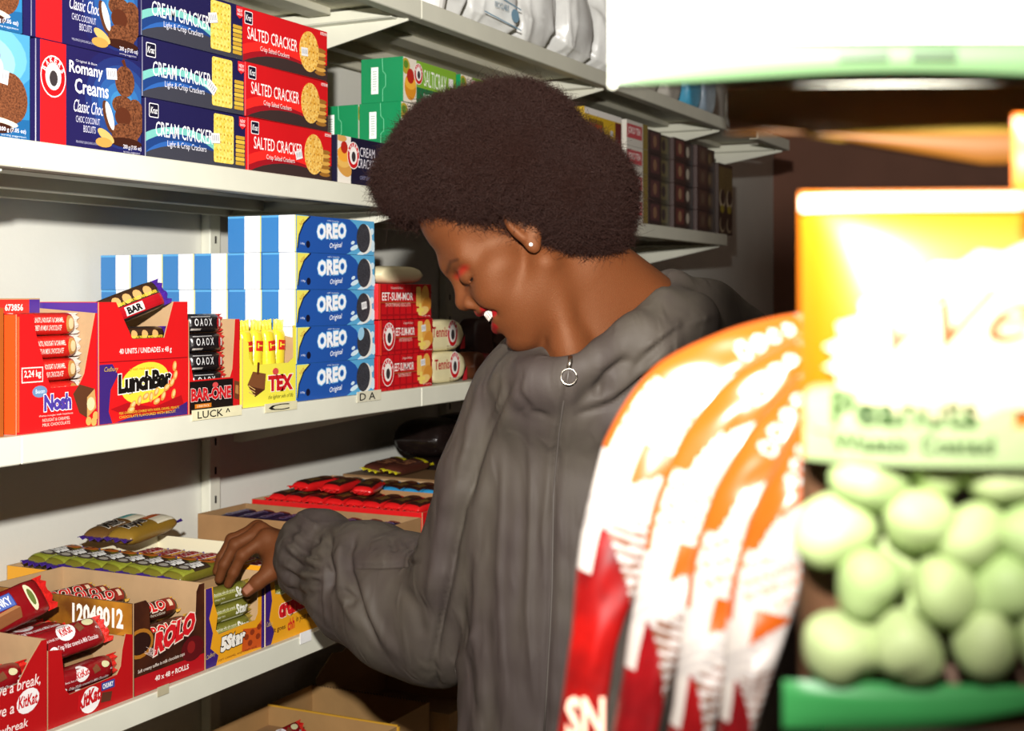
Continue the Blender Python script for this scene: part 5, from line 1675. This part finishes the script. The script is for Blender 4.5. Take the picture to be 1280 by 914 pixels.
fold([(630, 545), (624, 700), (630, 880)], 4.5, .0028)
fold([(612, 640), (610, 780), (618, 900)], 6, -.002)
fold([(598, 660), (594, 790), (606, 905)], 4.5, .003)
fold([(576, 740), (584, 830), (596, 905)], 5, -.004)
fold([(730, 570), (775, 520), (815, 490)], 8, .0022)
fold([(735, 610), (790, 560), (830, 520)], 9, -.0022)
fold([(722, 660), (770, 610), (815, 560)], 9, .0035)
fold([(740, 640), (745, 760), (735, 900)], 10, -.0012)
fold([(715, 640), (718, 760), (712, 890)], 5, .0015)
fold([(765, 660), (765, 780), (755, 900)], 5, .0012)
# upper arm
fold([(622, 470), (606, 520), (590, 580), (585, 640)], 7, -.007)
fold([(607, 470), (590, 530), (575, 600)], 6, .005)
fold([(585, 560), (572, 650), (560, 720)], 6, -.005)
fold([(560, 600), (545, 690), (535, 760)], 7, .005)
fold([(572, 690), (552, 770), (540, 830), (556, 890)], 5, -.006)
fold([(600, 780), (575, 830), (560, 880)], 6, .005)
# forearm sleeve
fold([(436, 708), (480, 707), (526, 703)], 3, -.0055)
fold([(446, 664), (436, 690), (436, 712), (452, 760), (478, 818)], 4.5, -.0075)
fold([(430, 672), (424, 700), (428, 745), (450, 790)], 6, .006)
fold([(470, 655), (500, 668), (522, 690)], 6, -.005)
fold([(488, 668), (494, 690)], 5, -.005)
fold([(452, 716), (462, 770), (500, 825)], 7, .005)
fold([(500, 730), (520, 760), (530, 800)], 8, -.004)
fold([(425, 735), (440, 748), (436, 760)], 5, -.006)
fold([(412, 660), (408, 690), (414, 716), (410, 745)], 5, -.010)                                       # gathered before the cuff
for i, (pts_, a) in enumerate([([(356, 668), (375, 690), (404, 700)], -.005), ([(352, 690), (376, 708), (404, 716)], -.006), ([(352, 712), (376, 726), (404, 728)], -.006), ([(360, 735), (380, 744), (404, 742)], -.005),
                               ([(364, 655), (384, 672), (402, 676)], -.005), ([(358, 680), (380, 698), (402, 706)], .005), ([(356, 702), (378, 718), (402, 722)], .005), ([(370, 640), (388, 655), (400, 660)], .004)]):
    fold(pts_, 4.5, a)
disp += vnoise(jv * np.array([1, 1, .35]), 70, 21) * .0012 + vnoise(jv, 160, 22) * .0005
cuff = np.clip((415 - U) / 20, 0, 1)
disp += cuff * (vnoise(jv * np.array([.5, .5, 1.4]), 190, 23) * .0022)
low = np.clip((V - 840) / 60, 0, 1)
disp += low * vnoise(jv * np.array([1.6, 1.6, .3]), 110, 24) * .003
jv = jv + jn * disp[:, None]
JM = mat('3b3330', .64, c2='453f37', nscale=9, spec=.25, stretch=(1.6, 1.6, .5))
_nt = JM.node_tree
_tc = _nt.nodes.new('ShaderNodeTexCoord')
_mp = _nt.nodes.new('ShaderNodeMapping'); _mp.inputs['Scale'].default_value = (1.5, 1.2, .45); _mp.inputs['Rotation'].default_value = (0, R(12), 0)
_nt.links.new(_tc.outputs['Object'], _mp.inputs[0])
_rg = _nt.nodes.new('ShaderNodeTexNoise'); _rg.noise_type = 'RIDGED_MULTIFRACTAL'
_rg.inputs['Scale'].default_value = 34; _rg.inputs['Detail'].default_value = 2.5; _rg.inputs['Distortion'].default_value = .5
_nt.links.new(_mp.outputs[0], _rg.inputs['Vector'])
_b1 = _nt.nodes.new('ShaderNodeBump'); _b1.inputs['Strength'].default_value = .5; _b1.inputs['Distance'].default_value = .006
_nt.links.new(_rg.outputs['Fac'], _b1.inputs['Height'])
_wv = _nt.nodes.new('ShaderNodeTexNoise'); _wv.inputs['Scale'].default_value = 1500; _wv.inputs['Detail'].default_value = 2
_nt.links.new(_tc.outputs['Object'], _wv.inputs['Vector'])
_b2 = _nt.nodes.new('ShaderNodeBump'); _b2.inputs['Strength'].default_value = .3; _b2.inputs['Distance'].default_value = .0008
_nt.links.new(_wv.outputs['Fac'], _b2.inputs['Height']); _nt.links.new(_b1.outputs[0], _b2.inputs['Normal'])
_nt.links.new(_b2.outputs[0], _nt.nodes['Principled BSDF'].inputs['Normal'])
jacket = link('jacket', quad_mesh('jacket', jv, jf, [JM]), person)
jacket['label'] = 'crinkled dark grey zip jacket with a hood'
# zip: slider, teeth line and ring pull, laid on the cloth
from mathutils.bvhtree import BVHTree
bvh = BVHTree.FromPolygons([tuple(q) for q in jv], [tuple(q) for q in jf.tolist()])
def on_jacket(px, py, lift=.0015):
    d = Vector(W(px, py, 1.0)).normalized()
    hit = bvh.ray_cast(Vector((0, 0, 0)), d)
    p = hit[0] if hit[0] else Vector(W(px, py, 1.53))
    return np.array(p) - np.array(d) * lift
def tube(pts, r, m, name, n=6):
    pts = [np.array(p, float) for p in pts]
    vs, fs = [], []
    for i, p in enumerate(pts):
        t = pts[min(i + 1, len(pts) - 1)] - pts[max(i - 1, 0)]
        t /= np.linalg.norm(t) + 1e-9
        a = np.cross(t, [.3, .1, 1.0]); a /= np.linalg.norm(a) + 1e-9
        b = np.cross(t, a)
        for j in range(n):
            an = 6.283 * j / n
            vs.append(p + r * (math.cos(an) * a + math.sin(an) * b))
    for i in range(len(pts) - 1):
        for j in range(n):
            fs.append((i * n + j, i * n + (j + 1) % n, (i + 1) * n + (j + 1) % n, (i + 1) * n + j))
    fs.append(tuple(range(n - 1, -1, -1))); fs.append(tuple((len(pts) - 1) * n + j for j in range(n)))
    return mesh(name, np.array(vs), fs, m, smooth=True)
METAL = mat('9a9286', .32, metal=1.0)
zl = [on_jacket(x, y, .0004) - BASE for x, y in ((711, 462), (709, 478), (704, 505), (699, 540), (695, 580), (692, 620), (691, 680), (690, 740), (687, 800), (683, 870), (680, 920))]
link('zip_line', tube(zl, .0012, mat('4a443f', .5), 'zip_line'), jacket)
sl_ = [on_jacket(x, y, .002) - BASE for x, y in ((713, 446), (713, 452), (711, 460))]
link('zip_slider', tube(sl_, .0030, METAL, 'zip_slider'), jacket)
rc = on_jacket(711, 471, .004) - BASE
ring = [rc + np.array([.0088 * math.cos(t), -.0008 + .002 * math.sin(t), .0088 * math.sin(t)]) for t in np.linspace(0, 6.283, 25)]
rg = link('zip_ring', tube(ring, .0011, METAL, 'zip_ring'), jacket); rg['label'] = 'round metal zip pull ring'
# ---- trousers and shoes, below the frame
tr = Field((-.16, 1.50, -CAMH - .02), (.40, 1.95, -.60), .012)
for s in (-1, 1):
    tr.chain([np.array([.105 + s * .075, 1.70, -.62]), np.array([.105 + s * .09, 1.70, -.98]), np.array([.105 + s * .09, 1.71, -CAMH + .06])], [.095, .070, .055], .03)
tr.cap((.03, 1.70, -.64), (.18, 1.70, -.64), .10, .10, .03)
tv_, tf2 = tr.nets()
link('trousers', quad_mesh('trousers', tv_, tf2, [mat('2a2a30', .7)]), person)
for s in (-1, 1):
    sh = Field((-.12, 1.52, -CAMH - .02), (.34, 1.82, -CAMH + .14), .006)
    c0 = np.array([.105 + s * .09, 1.72, -CAMH + .042])
    sh.cap(c0, c0 + np.array([-.03, -.14, -.006]), .042, .036, .02); sh.cap(c0, c0 + np.array([0, 0, .05]), .04, .045, .02)
    sh.d = np.maximum(sh.d, -(sh.ax[2][None, None, :] + CAMH))
    v_, f_ = sh.nets()
    link('shoe', quad_mesh('shoe', v_, f_, [mat('1c1c1e', .5)]), person)
# ------------------------------------------------------------------ snack bags hanging beside the lens
def cam_frame(name, r, f, up, yaw=0.0):
    e = empty(name, cam2w(r, f, up))
    e.rotation_euler = (0, 0, PHI - R(90) + R(yaw))
    return e
def sheet(w, h, thick, nu=40, nv=32, x0=0, x1=1, z0=0, z1=1, side=-1, wob=0.0, seed=0, off=0.0, bottom=None):
    """one face of a pillow bag w x h (origin at its left bottom corner), the part u x0..x1, v z0..z1"""
    vs, fs = [], []
    for j in range(nv + 1):
        for i in range(nu + 1):
            u = x0 + (x1 - x0) * i / nu; v = z0 + (z1 - z0) * j / nv
            b = (max(0, 1 - (2 * u - 1) ** 4)) ** .6 * (max(0, 1 - abs(2 * v - 1) ** 5)) ** .6
            y = side * (thick / 2 * b + off) + wob * (math.sin(9 * u + 5 * v + seed) + math.sin(17 * v - 7 * u + seed)) * .5 * b
            z = v * h
            if bottom: z += bottom(u) * (1 - v)
            vs.append((u * w, y, z))
    for j in range(nv):
        for i in range(nu):
            a = j * (nu + 1) + i
            q = (a, a + 1, a + nu + 2, a + nu + 1)
            fs.append(q if side < 0 else q[::-1])
    return vs, fs
FILM = clear_film('bag_film', (1, 1, 1, 1), .06)
# --- peanut bag
BW, BH, BD = .150, .176, .040
pb_ = cam_frame('peanut_bag', (1000 - 640) / FPX * .45, .45, (HY - 906) / FPX * .45, -6)
tag(pb_, 'yellow bag of green coated peanuts with a clear lower half, close to the lens', 'snack bag')
YB = mat('a95806', .35, noise=.05, nscale=12); GB = mat('3f9a52', .35, noise=.1, nscale=20)
bwav = lambda u: .012 * math.exp(-((u - .62) / .22) ** 2)
v, f = sheet(BW, BH, BD, z0=.50, z1=1.0, wob=.001); link('front_panel', mesh('front_panel', v, f, YB, smooth=True), pb_)
v, f = sheet(BW, BH, BD, side=1, wob=.001); link('back_panel', mesh('back_panel', v, f, mat('6a4a34', .5), smooth=True), pb_)
v, f = sheet(BW, BH, BD, z0=.085, z1=.50, wob=.001); link('window_film', mesh('window_film', v, f, FILM, smooth=True), pb_)
v, f = sheet(BW * 1.06, BH * .09, .006, nv=6, wob=.001, off=.004, bottom=bwav); o = link('bottom_seal', mesh('bottom_seal', v, f, GB, smooth=True), pb_); o.location = (-.006, 0, 0)
def bagface(u, v, l):
    b = (max(0, 1 - (2 * u - 1) ** 4)) ** .6 * (max(0, 1 - abs(2 * v - 1) ** 5)) ** .6
    return (u * BW, -(BD / 2 * b + .0018 + l * 5) + .001 * (math.sin(9 * u + 5 * v) + math.sin(17 * v - 7 * u)) * .5 * b, v * BH)
p = Print(BW, BH, clip=False, sub=(14, 16))
p.rect(.005, .505, .995, .575, '8ea272'); p.rrect(.005, .56, .42, .645, .03, '8ea272')
sc_ = []
for i in range(48):
    a = R(i * 7.5); rr = 1.0 + (.10 if i % 2 else 0)
    sc_.append((.40 + .33 * rr * math.cos(a), .745 + .135 * rr * math.sin(a) + .05 * math.cos(a)))
p.poly(sc_, 'c8bc98')
p.rect(0.0, .965, 1, .99, 'd8cfba')
p.text('Wens', .16, .70, .66, .80, '8a3a0c', bold=.005, shear=.35, slope=.05)
p.text('Peanuts', .055, .575, .345, .635, '24400e', bold=.02)
p.text('Wasabi Coated', .055, .530, .375, .560, '24400e', bold=.015)
p.ell(.62, .86, .10, .05, 'd8521a', 16); p.ell(.72, .66, .10, .05, 'c8641a', 16)
link('bag_print', p.build(bagface, 'bag_print'), pb_)
rndp = random.Random(3)
PN = [mat('b4c888', .6, noise=.12, nscale=90), mat('bdce92', .6, noise=.12, nscale=90), mat('aac280', .6, noise=.12, nscale=90)]
pmeshes = []
for s in range(6):
    bm = bmesh.new(); bmesh.ops.create_icosphere(bm, subdivisions=3, radius=1)
    ph = [rndp.uniform(0, 6.28) for _ in range(8)]
    dr = Vector((rndp.uniform(-1, 1), -1, rndp.uniform(-1, 1))).normalized()
    for q in bm.verts:
        c = q.co.copy()
        k = 1 + .05 * math.sin(2.2 * c.x + ph[0]) + .05 * math.sin(2.6 * c.z + ph[1]) + .03 * math.sin(4 * c.y + ph[2])
        d_ = abs((c - dr * c.dot(dr)).dot(Vector((math.cos(ph[3]), 0, math.sin(ph[3])))) - .15)
        k -= .17 * math.exp(-(d_ / .12) ** 2) * max(0, c.dot(dr)) ** 2
        k += .07 * math.sin(3.1 * c.x + 2.3 * c.z + ph[4]) * math.sin(2.7 * c.z - c.x + ph[5])
        q.co = Vector((c.x * (1.12 + .06 * math.sin(ph[6])), c.y * .92, c.z * .97)) * k
    me = bpy.data.meshes.new('coated_peanut'); bm.to_mesh(me); bm.free()
    me.materials.append(PN[s % 3]); me.polygons.foreach_set('use_smooth', [True] * len(me.polygons)); pmeshes.append(me)
pr = .0125
M_bag = Matrix.Translation(pb_.location) @ Matrix.Rotation(pb_.rotation_euler.z, 4, 'Z')
row = 0; z = .028
cnt = 0
while z < BH * .55:
    x = .0115 + (row % 2) * .0095
    colm = -1
    while x < BW - .012:
        colm += 1
        rr = pr * rndp.uniform(.82, 1.10)
        for lay in range(2):
            o = link('coated_peanut', pmeshes[rndp.randrange(6)])
            yy = (-.0062 if lay == 0 else .0080) + rndp.uniform(-.001, .001)
            edge = min(x, BW - x) / .02
            if edge < 1: yy *= .45
            if lay == 1 and edge < 1: 
                bpy.data.objects.remove(o); continue
            o.location = M_bag @ Vector((x + rndp.uniform(-.0035, .0035) + lay * .009, yy, z + rndp.uniform(-.0035, .0035) + lay * .006))
            o.rotation_euler = (rndp.uniform(-.5, .5), rndp.uniform(0, 6.28), PHI + rndp.uniform(-.6, .6) - R(90))
            o.scale = (rr * (1 if lay == 0 else .85),) * 3
            tag(o, 'green coated peanut %s, %s row, %s from the bag\'s edge' % (['against the film', 'behind the others'][lay], ['bottom', 'second', 'third', 'fourth', 'fifth', 'sixth'][row], ['first', 'second', 'third', 'fourth', 'fifth', 'sixth', 'seventh', 'eighth'][colm]), 'peanut', 'coated peanuts in the yellow bag')
            cnt += 1
        x += .0215 * rndp.uniform(.95, 1.06)
    z += .0195; row += 1
# --- upper bag, only its foot in view
ub = cam_frame('snack_bag', (764 - 640) / FPX * .50, .50, (HY - 108) / FPX * .50, -2)
tag(ub, 'white bag with a green bottom seam hanging at the top frame edge', 'snack bag')
v, f = sheet(.20, .17, .03, z0=.082, wob=.001); link('front_panel', mesh('front_panel', v, f, mat('d8dac8', .4), smooth=True), ub)
v, f = sheet(.20, .17, .03, side=1, wob=.001); link('back_panel', mesh('back_panel', v, f, mat('d8d8c8', .4), smooth=True), ub)
v, f = sheet(.20, .0145, .004, nv=4, off=.0085, wob=.0005, bottom=lambda u: .0035 * math.sin(3.1 * u) ** 2); o = link('bottom_seal', mesh('bottom_seal', v, f, mat('3c5236', .4), smooth=True), ub)
v, f = sheet(.20, .0145, .004, nv=4, side=1, off=.002, bottom=lambda u: .0035 * math.sin(3.1 * u) ** 2); link('bottom_seal', mesh('bottom_seal', v, f, mat('3c5236', .4), smooth=True), ub)
p = Print(.20, .0145)
p.rect(.40, .35, .49, .75, '24361f'); p.rect(.53, .35, .61, .75, '24361f')
link('seam_print', p.build(lambda u, v, l: (u * .20, -.0118 - l * 3, v * .0145 + .0035 * math.sin(3.1 * u) ** 2 * (1 - v)), 'seam_print'), ub)
# --- amber bag behind it
am = cam_frame('snack_bag', (905 - 640) / FPX * .545, .545, (HY - 208) / FPX * .545, -3)
tag(am, 'amber-brown bag in the shade behind the white bag', 'snack bag')
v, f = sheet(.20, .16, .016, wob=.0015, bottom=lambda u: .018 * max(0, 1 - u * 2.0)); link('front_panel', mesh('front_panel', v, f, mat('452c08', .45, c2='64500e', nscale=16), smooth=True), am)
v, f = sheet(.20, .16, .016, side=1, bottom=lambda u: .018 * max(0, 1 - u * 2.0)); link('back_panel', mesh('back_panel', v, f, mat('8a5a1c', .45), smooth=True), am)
v, f = sheet(.20, .012, .003, nv=4, off=.007, bottom=lambda u: .018 * max(0, 1 - u * 2.0)); link('bottom_seal', mesh('bottom_seal', v, f, mat('4c2c02', .4), smooth=True), am)
# --- orange bag at the frame edge
ob_ = cam_frame('snack_bag', (1268 - 640) / FPX * .40, .40, (HY - 238) / FPX * .40, 10)
tag(ob_, 'orange bag corner at the edge of the frame above the peanut bag', 'snack bag')
v, f = sheet(.07, .022, .010, wob=.0005); link('front_panel', mesh('front_panel', v, f, mat('e8731c', .4), smooth=True), ob_)
v, f = sheet(.07, .022, .010, side=1); link('back_panel', mesh('back_panel', v, f, mat('c85f18', .4), smooth=True), ob_)
# --- the strip the bags hang from
cs = link('clip_strip', box_mesh(.018, .003, 1.9, mat('5a5a58', .5), .001)); cs.location = cam2w(.262, .475, -.62 ); cs.location.z = .85; cs.rotation_euler.z = PHI - R(90)
tag(cs, 'grey plastic hanging strip that carries the snack bags beside the frame', 'strip')

# --- bunch of orange and white snack bags seen edge-on
def snack(label, cl, widths, depth, seed, lo_col, red_at, thick=.014):
    """bag lofted along a bowed centre line (photo points at one depth), its print given along the length"""
    n = 130; m = 36
    pts = []
    L = len(cl) - 1
    for i in range(n + 1):
        t = i / n * L
        k = min(int(t), L - 1); q = t - k
        p0, p1, p2, p3 = (np.array(cl[max(0, min(L, k + d))], float) for d in (-1, 0, 1, 2))
        pts.append(.5 * ((2 * p1) + (-p0 + p2) * q + (2 * p0 - 5 * p1 + 4 * p2 - p3) * q * q + (-p0 + 3 * p1 - 3 * p2 + p3) * q ** 3))
    ws = np.interp(np.linspace(0, 1, n + 1), np.linspace(0, 1, len(widths)), widths)
    rn_ = random.Random(seed)
    a1, a2 = rn_.uniform(0, 6), rn_.uniform(0, 6)
    base = cam2w((cl[-1][0] - 640) / FPX * depth, depth, (HY - cl[-1][1]) / FPX * depth)
    root = empty('snack_bag', base, PHI - R(90))
    tag(root, label, 'snack bag', 'orange and white snack bags')
    vs = []
    for i in range(n + 1):
        d = pts[min(i + 1, n)] - pts[max(i - 1, 0)]; d /= np.linalg.norm(d)
        nrm = np.array([-d[1], d[0]])
        t = i / n
        e = max(.12, (1 - abs(2 * t - 1) ** 6) ** .5)
        for j in range(2 * m):
            an = 2 * math.pi * j / (2 * m)
            s_ = math.cos(an); y_ = math.sin(an)
            q = pts[i] + nrm * ws[i] / 2 * s_
            wr = 1 + .16 * math.sin(18 * t + 3 * s_ + a1) * (1 - abs(s_)) + .10 * math.sin(41 * t - 4 * s_ + a2)
            yy = -y_ * thick / 2 * e * wr
            c = cam2w((q[0] - 640) / FPX * depth, depth, (HY - q[1]) / FPX * depth) - base
            # into the bag's own frame
            lx = c.x * SP - c.y * CP
            vs.append((lx, yy + .004 * s_, c.z))
    fs, mi = [], []
    N = 2 * m
    def pat(t, s):
        """0 white 1 orange 2 red-pink print 3 brown stripes 4 lower colour 5 crimp 6 grey"""
        if t < .03: return 5
        t = t * .80 / red_at
        d_ = t + .10 * s
        if t < .25:
            for k in range(4):      # the name in white round letters down the head of the bag
                e_ = (t - (.080 + k * .040)) ** 2 / .00024 + (s - .1) ** 2 / .16
                if .22 < e_ < 1: return 0
            return 1 if s > -.80 else 5
        if d_ < .33: return 1 if s > -.45 + (t - .25) * 9 else 0
        if t < .42: return 1 if s > .30 + (t - .33) * 3 else 0
        if s > .86 and t < .6: return 1
        if t < .54: return 2 if math.sin(t * 190 + 3 * s) * math.sin(s * 11 + t * 40) > .30 else 0
        if t - .07 * s < .63: return 1 if -.92 < s < .25 and t > .555 else 0
        if t - .05 * s < .73: return 6 if (t * 95 + 2 * s * s) % 1 > .3 else 0
        if d_ < .80: return 3 if s < .35 and (t * 40 + .6 * s * s) % 1 > .55 else 6
        return 0 if (s > .55 and t < .86) else 4
    for i in range(n):
        for j in range(N):
            fs.append((i * N + j, (i + 1) * N + j, (i + 1) * N + (j + 1) % N, i * N + (j + 1) % N))
            mi.append(pat((i + .5) / n, math.cos(2 * math.pi * (j + .5) / N)))
    mats_ = [mat('9c958e', .3), mat('8f3f08', .35), mat('a06a54', .35), mat('573624', .4), mat(lo_col, .3, c2='3a0508', nscale=26), mat('9c6450', .35), mat('8a8480', .35)]
    b = link('bag_body', mesh('bag_body', vs, fs, mats_, mi, smooth=True), root)
    # crimped seams at head and foot
    for k_, (ti, nm) in enumerate(((0, 'top_seal'), (n, 'bottom_seal'))):
        d = pts[min(ti + 1, n)] - pts[max(ti - 1, 0)]; d /= np.linalg.norm(d)
        if ti == 0: d = -d
        nrm = np.array([-d[1], d[0]])
        sv, sf = [], []
        for q_ in range(9):
            s_ = -1 + 2 * q_ / 8
            for r_ in (0, 1):
                q = pts[ti] + nrm * ws[ti] / 2 * s_ + d * (r_ * 10 + (2 if q_ % 2 and r_ else 0))
                c = cam2w((q[0] - 640) / FPX * depth, depth, (HY - q[1]) / FPX * depth) - base
                sv.append((c.x * SP - c.y * CP,   .004 * s_ + .002 * math.sin(s_ * 4), c.z))
            if q_: sf.append((2 * q_ - 2, 2 * q_ - 1, 2 * q_ + 1, 2 * q_))
        link(nm, mesh(nm, sv, sf, mats_[5] if k_ == 0 else mats_[4]), root)
    return root, pts, ws
bags = [
    ('leftmost orange and white bag of the bunch, against the jacket', [(1010, 402), (915, 450), (838, 520), (786, 640), (748, 770), (722, 940)], [24, 66, 104, 116, 92, 56, 54], .64, '8a0c08'),
    ('second bag of the orange and white bunch, dark red foot', [(1012, 432), (935, 500), (884, 600), (848, 720), (812, 830), (782, 980)], [22, 60, 96, 106, 84, 54, 52], .615, '74080c'),
    ('third bag of the orange and white bunch', [(1014, 470), (960, 560), (924, 660), (898, 770), (872, 870), (846, 1000)], [20, 52, 84, 94, 76, 50, 48], .59, '7c0a0c'),
    ('fourth bag of the bunch, next to the peanut bag', [(1016, 520), (990, 600), (966, 690), (944, 790), (926, 880), (905, 1000)], [18, 46, 74, 80, 62, 42, 40], .565, '68080c')]
for k, (lab, cl, ws_, dep, lc) in enumerate(bags):
    root, pts, ws = snack(lab, cl, ws_, dep, k, lc, [.68, .76, .80, .78][k])
    if k == 0:
        p = Print(.05, .05, clip=False)
        p.text('SN', 0, 0, 1, 1, 'f2b8a0', bold=.03)
        b0 = cam2w((722 - 640) / FPX * dep, dep, (HY - 940) / FPX * dep)
        def on(u, v, l):
            q = (706 + u * 48, 915 - v * 52)
            c = cam2w((q[0] - 640) / FPX * dep, dep, (HY - q[1]) / FPX * dep) - b0
            return (c.x * SP - c.y * CP, -.0100 - l, c.z)
        link('lettering', p.build(on, 'lettering'), root)
hk = link('peg_hook', tube([np.array(cam2w(.128, .60, -.013)), np.array(cam2w(.26, .49, -.008))], .003, mat('b8b8b4', .3, metal=1.0), 'peg_hook', 8))
tag(hk, 'thin metal peg that the orange and white bags hang from', 'hook')
